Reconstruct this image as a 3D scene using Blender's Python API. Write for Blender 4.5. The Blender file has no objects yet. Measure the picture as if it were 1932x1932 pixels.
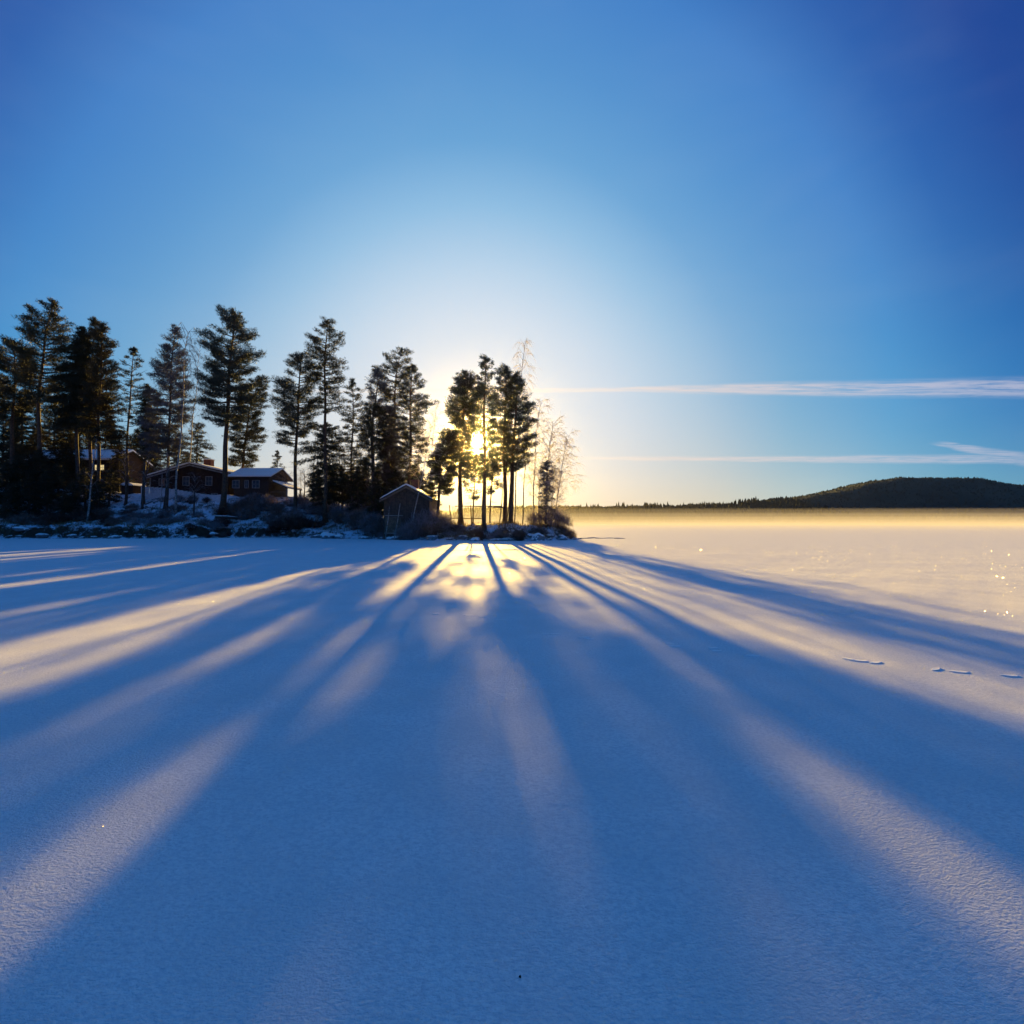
import bpy, bmesh, math, random
import numpy as np
from mathutils import Vector, Matrix
R = math.radians
sc = bpy.context.scene
COL = sc.collection
rs = np.random.RandomState(11)
random.seed(11)

# ------------------------------------------------------------------ camera, sun, sky, exposure
F = 966.0                       # focal length in units of the 1932-wide picture I measured in
EYE = 1.6
PITCH = math.atan(19.0 / F)
cam_d = bpy.data.cameras.new('camera')
cam = bpy.data.objects.new('camera', cam_d)
COL.objects.link(cam)
cam.location = (0, 0, EYE)
cam.rotation_euler = (R(90) + PITCH, 0, 0)
cam_d.sensor_width = 36
cam_d.lens = 18.0
cam_d.clip_start = 0.05
cam_d.clip_end = 12000
sc.camera = cam

def ray(u, v):
    d = Vector(((u - 966) / F, 1.0, (966 - v) / F))
    c, s = math.cos(PITCH), math.sin(PITCH)
    return Vector((d.x, d.y * c - d.z * s, d.y * s + d.z * c))

def P(u, v, Y):
    d = ray(u, v)
    return Vector((0, 0, EYE)) + d * (Y / d.y)

EXPO = 2.0
sc.view_settings.view_transform = 'Standard'
sc.view_settings.look = 'None'
sc.view_settings.exposure = EXPO
sc.view_settings.gamma = 1
SUN_DIR = ray(901, 834).normalized()
sun_el = math.asin(SUN_DIR.z)
sun_az = math.atan2(SUN_DIR.x, SUN_DIR.y)
sd = bpy.data.lights.new('sun', 'SUN')
sd.energy = 4.5
sd.angle = R(0.53)
sd.color = (1.0, 0.63, 0.12)
sun = bpy.data.objects.new('sun', sd)
COL.objects.link(sun)
sun.rotation_euler = SUN_DIR.to_track_quat('Z', 'Y').to_euler()
sun.location = (0, 0, 60)

def lin(c):
    return tuple(((x / 255 / 12.92) if x / 255 <= .04045 else ((x / 255 + .055) / 1.055) ** 2.4) for x in c)

class NT:
    """tiny node-tree writer"""
    def __init__(s, tree): s.t = tree
    def n(s, typ, **kw):
        nd = s.t.nodes.new(typ)
        for k, v in kw.items(): setattr(nd, k, v)
        return nd
    def put(s, sock, v):
        if hasattr(v, 'is_output'): s.t.links.new(v, sock)
        elif v is not None: sock.default_value = v
    def m(s, op, a, b=None, c=None, clamp=False):
        nd = s.n('ShaderNodeMath', operation=op, use_clamp=clamp)
        for i, v in enumerate((a, b, c)):
            if v is not None: s.put(nd.inputs[i], v)
        return nd.outputs[0]
    def vm(s, op, a, b=None, out=0):
        nd = s.n('ShaderNodeVectorMath', operation=op)
        s.put(nd.inputs[0], a)
        if b is not None: s.put(nd.inputs[1], b)
        return nd.outputs[out]
    def ss(s, x, lo, hi, a=0.0, b=1.0):
        nd = s.n('ShaderNodeMapRange', interpolation_type='SMOOTHSTEP')
        s.put(nd.inputs[0], x)
        s.put(nd.inputs[1], lo); s.put(nd.inputs[2], hi); s.put(nd.inputs[3], a); s.put(nd.inputs[4], b)
        return nd.outputs[0]
    def ramp(s, x, stops):
        nd = s.n('ShaderNodeValToRGB')
        nd.color_ramp.interpolation = 'LINEAR'
        e = nd.color_ramp.elements
        while len(e) < len(stops): e.new(0.5)
        for i, (p, c) in enumerate(stops):
            e[i].position = p; e[i].color = (*c, 1)
        s.put(nd.inputs[0], x)
        return nd.outputs[0]
    def mix(s, f, a, b, typ='MIX'):
        nd = s.n('ShaderNodeMix', data_type='RGBA', blend_type=typ, clamp_factor=True)
        s.put(nd.inputs[0], f); s.put(nd.inputs[6], a); s.put(nd.inputs[7], b)
        return nd.outputs[2]
    def noise(s, vec, scale, detail=3, rough=.5, dist=0):
        nd = s.n('ShaderNodeTexNoise')
        s.put(nd.inputs['Vector'], vec)
        nd.inputs['Scale'].default_value = scale; nd.inputs['Detail'].default_value = detail
        nd.inputs['Roughness'].default_value = rough; nd.inputs['Distortion'].default_value = dist
        return nd.outputs[0]
    def mapping(s, vec, scale=(1, 1, 1), rot=(0, 0, 0), loc=(0, 0, 0)):
        nd = s.n('ShaderNodeMapping')
        s.put(nd.inputs[0], vec)
        nd.inputs[1].default_value = loc; nd.inputs[2].default_value = rot; nd.inputs[3].default_value = scale
        return nd.outputs[0]

world = bpy.data.worlds.new('World')
sc.world = world
world.use_nodes = True
wt = world.node_tree
wt.nodes.clear()
W = NT(wt)
tc = W.n('ShaderNodeTexCoord').outputs['Generated']
dirn = W.vm('NORMALIZE', tc)
cosang = W.vm('DOT_PRODUCT', dirn, tuple(SUN_DIR), out=1)
ang = W.m('MULTIPLY', W.m('ARCCOSINE', W.m('MINIMUM', cosang, 0.9999999)), 180 / math.pi)
sep = W.n('ShaderNodeSeparateXYZ'); wt.links.new(dirn, sep.inputs[0])
dx, dy, dz = sep.outputs
elev = W.m('MULTIPLY', W.m('ARCSINE', dz), 180 / math.pi)
K = 1.0 / (2 ** EXPO)
def sk(c, k=1.0): return tuple(x * K * k for x in lin(c))
SKY_UP = [(0, (238, 240, 242)), (8, (222, 230, 240)), (13, (206, 222, 238)), (18, (178, 208, 233)), (23, (140, 188, 225)),
          (28, (104, 163, 213)), (34, (84, 145, 205)), (40, (68, 128, 198)), (45, (44, 96, 173)),
          (50, (33, 72, 151)), (56, (26, 64, 140)), (62, (26, 90, 166)), (75, (26, 104, 184)), (180, (24, 94, 172))]
up = W.ramp(W.m('DIVIDE', ang, 180.0), [(a / 180, sk(c)) for a, c in SKY_UP])
SKY_MID = [(0, (228, 228, 228)), (8, (216, 221, 228)), (16, (208, 216, 225)), (24, (182, 202, 216)), (32, (128, 180, 210)),
           (40, (80, 160, 208)), (48, (46, 128, 192)), (58, (36, 92, 158)), (90, (24, 80, 144)), (180, (18, 70, 134))]
mid = W.ramp(W.m('DIVIDE', ang, 180.0), [(a / 180, sk(c)) for a, c in SKY_MID])
SKY_LO = [(0, (255, 238, 196)), (8, (248, 228, 192)), (16, (232, 213, 184)), (26, (216, 205, 182)), (36, (186, 201, 194)),
          (45, (126, 180, 192)), (56, (76, 146, 184)), (90, (28, 78, 138)), (180, (18, 62, 130))]
lo = W.ramp(W.m('DIVIDE', ang, 180.0), [(a / 180, sk(c)) for a, c in SKY_LO])
def fall(h, p): return W.m('EXPONENT', W.m('MULTIPLY', W.m('POWER', W.m('DIVIDE', W.m('MAXIMUM', elev, 0.0), h), p), -1.0))
sky = W.mix(fall(19.0, 2.2), up, mid)
sky = W.mix(fall(5.5, 1.5), sky, lo)
veil = W.noise(W.mapping(dirn, (2.2, 2.2, 6.0)), 1.3, 5, .55, .4)
sky = W.mix(W.ss(veil, .35, .75, 0.0, .03), sky, (*sk((215, 222, 232)), 1))
# contrails: straight bands on a level layer high above
pz = W.m('MAXIMUM', dz, 0.02)
cx = W.m('DIVIDE', dx, pz); cy = W.m('DIVIDE', dy, pz)
comb = W.n('ShaderNodeCombineXYZ'); wt.links.new(cx, comb.inputs[0]); wt.links.new(cy, comb.inputs[1])
wob = W.noise(W.mapping(comb.outputs[0], (0.9, 1.1, 1)), 1.0, 3)
fine = W.noise(W.mapping(comb.outputs[0], (1.2, 7.0, 1), rot=(0, 0, R(-8))), 1.6, 8, .7, .6)
def band(y0, slope, w0, w1, xa, xb, x_end, strength, wobble):
    dist = W.m('ABSOLUTE', W.m('ADD', W.m('SUBTRACT', W.m('SUBTRACT', cy, y0), W.m('MULTIPLY', cx, slope)),
                                  W.m('MULTIPLY', W.m('SUBTRACT', wob, .5), wobble)))
    w = W.ss(cx, xa, xb, w0, w1)
    inside = W.ss(W.m('DIVIDE', dist, w), 0.35, 1.15, 1.0, 0.0)
    ends = W.m('MULTIPLY', W.ss(cx, x_end[0], x_end[1]), W.ss(cx, x_end[2], x_end[3], 1.0, 0.0))
    tex = W.ss(fine, .34, .62, .22, 1.0)
    return W.m('MULTIPLY', W.m('MULTIPLY', inside, ends), W.m('MULTIPLY', tex, strength))
b1 = band(3.86, -0.012, 0.07, 0.34, 0.2, 3.6, (-2.2, -0.9, 7, 12), 0.66, 0.22)
b2 = band(8.02, 0.02, 0.22, 0.75, 0.6, 8, (0.6, 1.6, 12, 18), 0.62, 0.5)
b3 = band(3.1, 0.62, 0.14, 0.42, 5.4, 8, (5.2, 5.7, 9.0, 11), 0.6, 0.25)
cl = W.m('MAXIMUM', b1, W.m('MAXIMUM', b2, b3))
cc = W.ramp(W.m('DIVIDE', ang, 60.0), [(0, sk((255, 240, 214), 1.15)), (.35, sk((246, 220, 205))), (.75, sk((205, 200, 215))), (1, sk((170, 185, 215)))])
sky = W.mix(cl, sky, cc)
# the sun's own disc and the aureole round it
disc = W.ss(ang, 0.35, 0.8, 7.0, 0.0)
aur = W.m('MULTIPLY', W.m('EXPONENT', W.m('MULTIPLY', ang, -0.8)), 0.3)
core = W.m('ADD', disc, aur)
sunc = W.vm('SCALE', (1.0, 0.82, 0.42))
sunc.node.inputs['Scale'].default_value = 1
wt.links.new(core, sunc.node.inputs['Scale'])
nish = W.n('ShaderNodeTexSky', sky_type='NISHITA')
nish.sun_disc = False
nish.sun_elevation = sun_el
nish.sun_rotation = sun_az
nish.altitude = 100
nish.dust_density = .6
nish.ozone_density = 2.5
nsc = W.vm('SCALE', nish.outputs[0]); nsc.node.inputs['Scale'].default_value = 0.01
tot = W.vm('ADD', W.vm('SCALE', sky), sunc)
tot.node.inputs[0].links[0].from_node.inputs['Scale'].default_value = 1.0 / 0.10
graded = W.vm('ADD', tot, nsc)
bg = W.n('ShaderNodeBackground')
bg.inputs['Strength'].default_value = 0.10
wt.links.new(graded, bg.inputs['Color'])
sunc.node.inputs[0].default_value = (10.0, 8.0, 3.8)
wo = W.n('ShaderNodeOutputWorld')
wt.links.new(bg.outputs[0], wo.inputs[0])
world.cycles.sampling_method = 'MANUAL'
world.cycles.sample_map_resolution = 1024
sc.cycles.max_bounces = 6
sc.cycles.transparent_max_bounces = 40
sc.cycles.volume_bounces = 0
sc.cycles.volume_step_rate = 1.0
sc.cycles.volume_max_steps = 96
sc.cycles.use_denoising = True
sc.cycles.sample_clamp_indirect = 6
sc.cycles.sample_clamp_direct = 0

# ------------------------------------------------------------------ materials
def mat(name, col, rough=.8, spec=.3, var=None, scale=4, bump=0, bscale=20, subsurf=0, trans=0):
    m = bpy.data.materials.new(name); m.use_nodes = True
    T = NT(m.node_tree); b = m.node_tree.nodes['Principled BSDF']
    b.inputs['Roughness'].default_value = rough
    b.inputs['Specular IOR Level'].default_value = spec
    co = T.n('ShaderNodeTexCoord').outputs['Object']
    if var is not None:
        nz = T.noise(co, scale, 4, .6)
        c = T.mix(T.ss(nz, .35, .65), (*col, 1), (*var, 1))
        m.node_tree.links.new(c, b.inputs['Base Color'])
    else:
        b.inputs['Base Color'].default_value = (*col, 1)
    if bump:
        bn = T.n('ShaderNodeBump'); bn.inputs['Strength'].default_value = 1; bn.inputs['Distance'].default_value = bump
        m.node_tree.links.new(T.noise(co, bscale, 4, .6), bn.inputs['Height'])
        m.node_tree.links.new(bn.outputs[0], b.inputs['Normal'])
    if trans:
        tr = T.n('ShaderNodeBsdfTranslucent')
        src = b.inputs['Base Color']
        if src.links: m.node_tree.links.new(src.links[0].from_socket, tr.inputs[0])
        else: tr.inputs[0].default_value = (*col, 1)
        mx = T.n('ShaderNodeMixShader'); mx.inputs[0].default_value = trans
        m.node_tree.links.new(b.outputs[0], mx.inputs[1]); m.node_tree.links.new(tr.outputs[0], mx.inputs[2])
        m.node_tree.links.new(mx.outputs[0], m.node_tree.nodes['Material Output'].inputs[0])
    return m

def snow_like(name, base, ice=False, ground=None):
    m = bpy.data.materials.new(name); m.use_nodes = True
    T = NT(m.node_tree); L = m.node_tree.links; b = m.node_tree.nodes['Principled BSDF']
    b.inputs['Roughness'].default_value = .6
    b.inputs['Specular IOR Level'].default_value = (.004 if ice else .05)
    co = T.n('ShaderNodeTexCoord').outputs['Object']
    b.inputs['Base Color'].default_value = (*base, 1)
    if ice:
        b.inputs['Sheen Weight'].default_value = 0.0
        # wind-packed snow crust on the ice: grains, ripples running across the wind and low drifts
        g1 = T.noise(T.mapping(co, (1, 1.5, 1)), 55, 3, .65)
        rp = T.noise(T.mapping(co, (2.6, 7.5, 1), rot=(0, 0, R(7))), 1.3, 5, .62, .5)
        patch = T.ss(T.noise(co, .5, 3), .35, .68)
        dr = T.noise(T.mapping(co, (.10, .28, 1)), 1, 3, .5)
        h = T.m('ADD', T.m('MULTIPLY', g1, .011), T.m('MULTIPLY', T.m('MULTIPLY', rp, T.m('ADD', patch, .35)), .0075))
        h = T.m('ADD', h, T.m('ADD', T.m('MULTIPLY', dr, .05), T.m('MULTIPLY', T.noise(T.mapping(co, (1, 1.7, 1)), 19, 3, .6), .0035)))
        bn = T.n('ShaderNodeBump'); bn.inputs['Strength'].default_value = 1; bn.inputs['Distance'].default_value = 1
        L.new(h, bn.inputs['Height'])
        L.new(bn.outputs[0], b.inputs['Normal'])
        cr = T.mix(T.ss(T.noise(co, 1.7, 4), .3, .7), (*base, 1), (*[x * .9 for x in base], 1))
        gm = T.noise(T.mapping(co, (1, 1.5, 1)), 34, 4, .75)
        cr = T.mix(T.ss(gm, .38, .66), cr, (.66, .67, .68, 1))
        L.new(cr, b.inputs['Base Color'])
    elif ground:
        # snow with dead grass, heather and stones showing through
        nz = T.noise(co, .9, 5, .7)
        nf = T.noise(co, 6, 4, .7)
        geo = T.n('ShaderNodeNewGeometry')
        sp = T.n('ShaderNodeSeparateXYZ'); L.new(geo.outputs['Normal'], sp.inputs[0])
        k = T.m('ADD', T.m('MULTIPLY', nz, .7), T.m('MULTIPLY', nf, .35))
        k = T.m('SUBTRACT', k, T.m('MULTIPLY', T.m('SUBTRACT', 1.0, sp.outputs[2]), .45))
        c = T.mix(T.ss(k, .37, .51), (*ground, 1), (*base, 1))
        L.new(c, b.inputs['Base Color'])
        bn = T.n('ShaderNodeBump'); bn.inputs['Strength'].default_value = .8; bn.inputs['Distance'].default_value = .12
        L.new(nf, bn.inputs['Height']); L.new(bn.outputs[0], b.inputs['Normal'])
    else:
        bn = T.n('ShaderNodeBump'); bn.inputs['Strength'].default_value = .6; bn.inputs['Distance'].default_value = .05
        L.new(T.noise(co, 5, 4, .6), bn.inputs['Height']); L.new(bn.outputs[0], b.inputs['Normal'])
    return m

SNOW = (.84, .84, .82)
M = dict(
    ice=snow_like('lake_snow', SNOW, ice=True),
    snow=snow_like('snow', SNOW),
    land=snow_like('snowy_ground', (.74, .78, .84), ground=(.055, .042, .030)),
    bark=mat('pine_bark', (.13, .075, .045), .9, .2, (.06, .04, .03), 6, .03, 14),
    bark_dark=mat('spruce_bark', (.055, .042, .034), .9, .2, (.10, .08, .07), 5, .02, 12),
    birch=mat('birch_bark', (.46, .42, .38), .8, .2, (.10, .08, .07), 9, .01, 20),
    twig=mat('bare_twigs', (.20, .15, .13), .8, .2, (.32, .28, .27), 2),
    frost_twig=mat('frosted_twigs', (.62, .58, .58), .8, .2, (.40, .33, .30), 2, trans=.5),
    grey_twig=mat('grey_twigs', (.24, .22, .23), .8, .2, (.15, .12, .11), 2),
    pine=mat('pine_needles', (.030, .040, .018), .7, .25, (.055, .050, .026), .7, trans=.07),
    pine_blue=mat('pine_needles_cool', (.026, .040, .030), .7, .25, (.050, .060, .045), .7, trans=.07),
    spruce=mat('spruce_needles', (.020, .028, .014), .7, .25, (.045, .042, .022), .8, trans=.05),
    frost=mat('frosted_needles', (.13, .13, .145), .8, .2, (.060, .062, .058), .9, trans=.07),
    brown=mat('brown_needles', (.060, .045, .022), .8, .2, (.030, .034, .018), .9, trans=.07),
    shrub=mat('shrub_twigs', (.13, .085, .060), .85, .2, (.24, .19, .17), 3, trans=.15),
    shrub_red=mat('dark_red_shrub', (.085, .040, .030), .85, .2, (.13, .08, .06), 3, trans=.15),
    shrub_frost=mat('frosted_shrub', (.34, .31, .33), .85, .2, (.16, .12, .10), 3, trans=.15),
    grass=mat('dead_grass', (.26, .20, .10), .85, .2, (.16, .11, .06), 2, trans=.3),
    rock=mat('granite', (.16, .16, .17), .85, .3, (.28, .28, .29), 3, .04, 7),
    wall=mat('dark_stained_boards', (.042, .024, .020), .8, .2, (.040, .022, .018), 3, .01, 9),
    wall2=mat('brown_stained_boards', (.060, .042, .034), .8, .2, (.055, .036, .028), 3, .01, 9),
    shed=mat('weathered_boards', (.12, .080, .058), .85, .2, (.075, .052, .040), 4, .01, 9),
    trim=mat('pale_trim', (.32, .30, .29), .7, .3, (.20, .19, .18), 5),
    white=mat('white_boards', (.72, .72, .74), .7, .3, (.60, .60, .63), 3),
    glass=mat('window_glass', (.05, .06, .07), .08, .6),
    wood=mat('old_timber', (.20, .14, .09), .85, .2, (.12, .085, .06), 6, .01, 12),
    brick=mat('chimney_brick', (.20, .085, .06), .85, .2, (.14, .06, .05), 8, .01, 12),
    hill=mat('hill_forest_floor', (.042, .056, .042), .95, .05, (.062, .074, .052), .02),
    forest=mat('distant_spruces', (.042, .056, .042), .95, .05, (.062, .074, .052), .03),
    debris=mat('dark_debris', (.025, .018, .02), .8, .2),
)
added_glow_m = bpy.data.materials.new('added_glow_pane'); added_glow_m.use_nodes = True
_b = added_glow_m.node_tree.nodes['Principled BSDF']
_b.inputs['Emission Color'].default_value = (1, .78, .36, 1); _b.inputs['Emission Strength'].default_value = .22  # added glow standing in for bright sky and sun specks, no lamp indoors
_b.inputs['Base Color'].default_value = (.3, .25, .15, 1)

# ------------------------------------------------------------------ object helpers
def mesh_obj(name, verts, faces, m, parent=None, smooth=False, loc=None):
    me = bpy.data.meshes.new(name)
    me.from_pydata([tuple(v) for v in verts], [], faces)
    me.update()
    if smooth:
        me.polygons.foreach_set('use_smooth', [True] * len(me.polygons))
    if m: me.materials.append(m)
    o = bpy.data.objects.new(name, me); COL.objects.link(o)
    if parent: o.parent = parent
    if loc is not None: o.location = loc
    return o

def tri_obj(name, V, m, parent=None):
    """V: (N,3,3) array of triangles"""
    n = len(V)
    me = bpy.data.meshes.new(name)
    me.vertices.add(n * 3); me.vertices.foreach_set('co', V.astype(np.float32).ravel())
    me.loops.add(n * 3); me.loops.foreach_set('vertex_index', np.arange(n * 3, dtype=np.int32))
    me.polygons.add(n)
    me.polygons.foreach_set('loop_start', np.arange(0, n * 3, 3, dtype=np.int32))
    me.polygons.foreach_set('loop_total', np.full(n, 3, dtype=np.int32))
    me.update(); me.validate()
    me.materials.append(m)
    o = bpy.data.objects.new(name, me); COL.objects.link(o)
    if parent: o.parent = parent
    return o

def tag(o, label=None, cat=None, group=None, kind=None):
    if label: o['label'] = label
    if cat: o['category'] = cat
    if group: o['group'] = group
    if kind: o['kind'] = kind
    return o

def thing(name, label, cat, loc=(0, 0, 0), rz=0, group=None):
    o = bpy.data.objects.new(name, None); COL.objects.link(o)
    o.empty_display_size = .3
    o.location = loc; o.rotation_euler = (0, 0, rz)
    return tag(o, label, cat, group)

def dup(root, loc, rz=0, s=(1, 1, 1), label=None, group=None):
    r = root.copy(); COL.objects.link(r); r.location = loc; r.rotation_euler = (0, 0, rz); r.scale = s
    if label: r['label'] = label
    if group: r['group'] = group
    for ch in list(root.children):
        c = ch.copy(); COL.objects.link(c); c.parent = r
        for g in list(ch.children):
            d = g.copy(); COL.objects.link(d); d.parent = c
    return r

class MB:
    def __init__(s): s.v = []; s.f = []
    def box(s, x0, x1, y0, y1, z0, z1):
        b = len(s.v)
        s.v += [(x, y, z) for z in (z0, z1) for x, y in ((x0, y0), (x1, y0), (x1, y1), (x0, y1))]
        s.f += [tuple(b + i for i in q) for q in ((3, 2, 1, 0), (4, 5, 6, 7), (0, 1, 5, 4), (1, 2, 6, 5), (2, 3, 7, 6), (3, 0, 4, 7))]
        return s
    def poly_prism(s, pts, y0, y1):
        """pts: (x,z) outline extruded along y"""
        b = len(s.v); n = len(pts)
        s.v += [(x, y0, z) for x, z in pts] + [(x, y1, z) for x, z in pts]
        s.f.append(tuple(range(b, b + n))); s.f.append(tuple(range(b + 2 * n - 1, b + n - 1, -1)))
        for i in range(n):
            j = (i + 1) % n
            s.f.append((b + i, b + n + i, b + n + j, b + j))
        return s
    def tube(s, pts, rad, seg=6, cap=True):
        pts = [Vector(p) for p in pts]; b = len(s.v); n = len(pts)
        if not hasattr(rad, '__len__'): rad = [rad] * n
        for i, p in enumerate(pts):
            t = (pts[min(i + 1, n - 1)] - pts[max(i - 1, 0)]).normalized()
            a = Vector((0, 0, 1)) if abs(t.z) < .8 else Vector((1, 0, 0))
            e1 = t.cross(a).normalized(); e2 = t.cross(e1)
            for k in range(seg):
                q = 2 * math.pi * k / seg
                s.v.append(tuple(p + (e1 * math.cos(q) + e2 * math.sin(q)) * rad[i]))
        for i in range(n - 1):
            for k in range(seg):
                k2 = (k + 1) % seg
                s.f.append((b + i * seg + k, b + i * seg + k2, b + (i + 1) * seg + k2, b + (i + 1) * seg + k))
        if cap:
            s.f.append(tuple(b + k for k in range(seg))[::-1]); s.f.append(tuple(b + (n - 1) * seg + k for k in range(seg)))
        return s
    def build(s, name, m, parent=None, smooth=False):
        return mesh_obj(name, s.v, s.f, m, parent, smooth)

# ------------------------------------------------------------------ terrain
def sm(t):
    t = np.clip(t, 0, 1); return t * t * (3 - 2 * t)
FX = [-160, -60, -45, -34, -29, -22.5, -13.5, -7.7, -3, 1.5, 4.5, 6.6]
FY = [56, 51, 50, 50, 52, 53, 48.5, 45, 43.6, 43.6, 45.2, 48.2]
BX = [-160, -40, -24, -17, -12, -8, -3, 4, 6.6]
BY = [120, 112, 100, 84, 70, 60, 54.5, 52.5, 49.6]
HX = [-160, -60, -48, -34, -27, -21, -14, -11, -7, 0, 4, 6.0, 7.0]
HZ = [6.5, 6.0, 5.2, 4.9, 4.7, 3.4, 1.9, 1.15, 1.25, 1.4, 1.1, .5, .0]
RX = [-160, -30, -20, -14, -10, -5, 7]
RY = [15, 13, 9, 5, 3, 2.4, 2.2]
def vnoise(x, y, s=1.0, seed=0):
    x = x * s + seed * 17.3; y = y * s + seed * 9.7
    return (np.sin(x * 1.3 + np.sin(y * 1.9 + seed)) + np.sin(y * 1.7 + np.sin(x * 1.1) * 1.4) + .6 * np.sin(x * 3.1 + y * 2.3) + .4 * np.sin(x * 5.3 - y * 4.7)) / 3
def height(x, y):
    x = np.asarray(x, float); y = np.asarray(y, float)
    f = np.interp(x, FX, FY) + .45 * vnoise(x, y * 0, 1.1, 3) + .35 * vnoise(x, y * 0, .37, 8) + .18 * vnoise(x, y * 0, 3.3, 4); b = np.interp(x, BX, BY)
    H = np.interp(x, HX, HZ); r = np.interp(x, RX, RY)
    d = y - f
    back = np.where(x < -12, 14.0, np.where(x < -5, 6.0, 2.2))
    up_ = .22 * sm(d / 1.3) + .78 * sm((d - .3) / r)
    dn = sm((b - y) / back)
    h = H * up_ * dn
    inside = sm(d / 1.5) * sm((b - y) / 1.5) * sm((7.0 - x) / 1.0)
    h = h + inside * (.14 * vnoise(x, y, .9, 1) + .07 * vnoise(x, y, 2.7, 2))
    return np.where((d < 0) | (y > b) | (x > 7.0), -.12, h - .05 * (1 - inside))
def hz(x, y): return max(0.0, float(height(x, y)))

def grid_mesh(name, xs, ys, zf, m):
    X, Y = np.meshgrid(xs, ys); Z = zf(X, Y)
    V = np.stack([X, Y, Z], -1).reshape(-1, 3)
    nx, ny = len(xs), len(ys)
    i = np.arange(ny - 1)[:, None] * nx + np.arange(nx - 1)[None]
    Fq = np.stack([i, i + 1, i + nx + 1, i + nx], -1).reshape(-1, 4)
    me = bpy.data.meshes.new(name); me.from_pydata(V.tolist(), [], Fq.tolist()); me.update()
    me.polygons.foreach_set('use_smooth', [True] * len(me.polygons))
    me.materials.append(m)
    o = bpy.data.objects.new(name, me); COL.objects.link(o)
    return o

# animal tracks across the crust, measured as (u, v) of each print
TR = [(822, 1159), (884, 1163), (910, 1165), (928, 1161), (945, 1171), (1028, 1196), (1046, 1197), (1100, 1203), (1112, 1206), (1262, 1215),
      (1270, 1219), (1345, 1223), (1352, 1228), (1420, 1236), (1600, 1244), (1622, 1247), (1652, 1250), (1766, 1261), (1810, 1266), (1905, 1273),
      (1590, 1160), (1640, 1166), (1710, 1176)]
TP = []
for (u, v) in TR:
    d = ray(u, v); t = -EYE / d.z; TP.append((d.x * t, d.y * t))
def ice_z(X, Y):
    z = .028 * vnoise(X, Y, .33, 5) + .010 * vnoise(X, Y, 1.4, 6)
    z = z * np.clip(1.3 - np.hypot(X, Y) / 60, 0, 1)
    return z
# one sheet: fine round the camera, coarse towards the horizon
xs = np.concatenate([-np.geomspace(900, 14, 36), np.linspace(-13.6, 13.6, 230), np.geomspace(14, 900, 36)])
ys = np.concatenate([-np.geomspace(200, 1.0, 16), np.linspace(-.6, 26, 330), np.geomspace(26.3, 900, 60)])
ice = grid_mesh('lake_ice', xs, ys, lambda X, Y: ice_z(X, Y), M['ice'])
tag(ice, 'wind-rippled snow lying on the frozen lake', None, kind='structure')
land = grid_mesh('shore_ground', np.concatenate([np.linspace(-160, -60, 60), np.linspace(-59.6, 7.4, 300)]),
                 np.concatenate([np.linspace(42.5, 70, 150), np.linspace(70.6, 122, 60)]), height, M['land'])
tag(land, 'snowy shore bank with dead grass showing through', None, kind='structure')
# each print: a pressed hollow with a thrown-up rim
for i, (x, y) in enumerate(TP):
    n = 14; L_ = .05 + .03 * rs.rand(); Wd = .018
    vs = []; fs = []
    a = .25 * rs.randn()
    for (k, r_, z_) in ((0, 1.5, .002), (1, 1.15, .0032), (2, .85, .0016), (3, .45, .0005)):
        for j in range(n):
            t = 2 * math.pi * j / n
            ex, ey = r_ * L_ * math.cos(t), r_ * Wd * math.sin(t) * 1.3
            vs.append((ex * math.cos(a) - ey * math.sin(a), ex * math.sin(a) + ey * math.cos(a), z_ - (.0 if k else .02)))
    for k in range(3):
        for j in range(n):
            fs.append((k * n + j, k * n + (j + 1) % n, (k + 1) * n + (j + 1) % n, (k + 1) * n + j))
    fs.append(tuple(3 * n + j for j in range(n)))
    o = mesh_obj('animal_track', vs, fs, M['snow'], smooth=True, loc=(x, y, float(ice_z(np.array(x), np.array(y))) + .004))
    u_, v_ = TR[i]
    where = 'of the short upper row near the wedge edge, right' if (v_ < 1180 and u_ > 1500) else 'straight below the sun' if u_ < 960 else 'right of the middle shadow' if u_ < 1150 else 'in the mid stretch of the long trail' if u_ < 1450 else 'in the right stretch of the long trail' if u_ < 1700 else 'at the right end of the long trail'
    tag(o, 'footprint ' + where, 'footprint', 'footprints crossing the snow')
LM = [(-400, 'beyond the left edge of the picture'), (20, 'below the flat-crowned pine at the left edge'), (70, 'near the foot of the crooked-tipped pine'), (115, 'between the crooked-tipped pine and the blunt dark spruce'),
      (150, 'near the blunt dark spruce'), (185, 'near the brownish spreading pine'), (215, 'just left of the snow bank'), (245, 'near the thin spire-shaped pine'),
      (280, 'near the left end of the white fence'), (330, 'near the white-barked birch'), (380, 'below the right half of the white fence'), (425, 'near the massive twin-topped pine'),
      (475, 'below the cottage wing'), (525, 'below the gable end of the wing'), (560, 'near the dark flat-tiered pine'), (615, 'near the tall slender pine'), (665, 'near the spiky see-through spruce'),
      (702, 'near the very dense blackish crown'), (740, 'at the left corner of the boathouse'), (780, 'at the right half of the boathouse'), (828, 'near the half-height drooping pine'),
      (868, 'below the round-shouldered pine'), (915, 'below the tallest pine of the point'), (960, 'below the leaning wide-crowned pine'), (1000, 'just right of the leaning pine'), (1040, 'below the forked birch'), (1085, 'at the tip of the point')]
def near(u): return min(LM, key=lambda q: abs(q[0] - u))[1]
HAZE_D = 0.000048
FOG = [(34, 429, .9, .0040), (42, 430, 1.9, .0028), (60, 431, 3.4, .0016), (75, 432, 5.6, .0013), (95, 445, 8.5, .0010), (120, 470, 12.5, .0008)]
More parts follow.
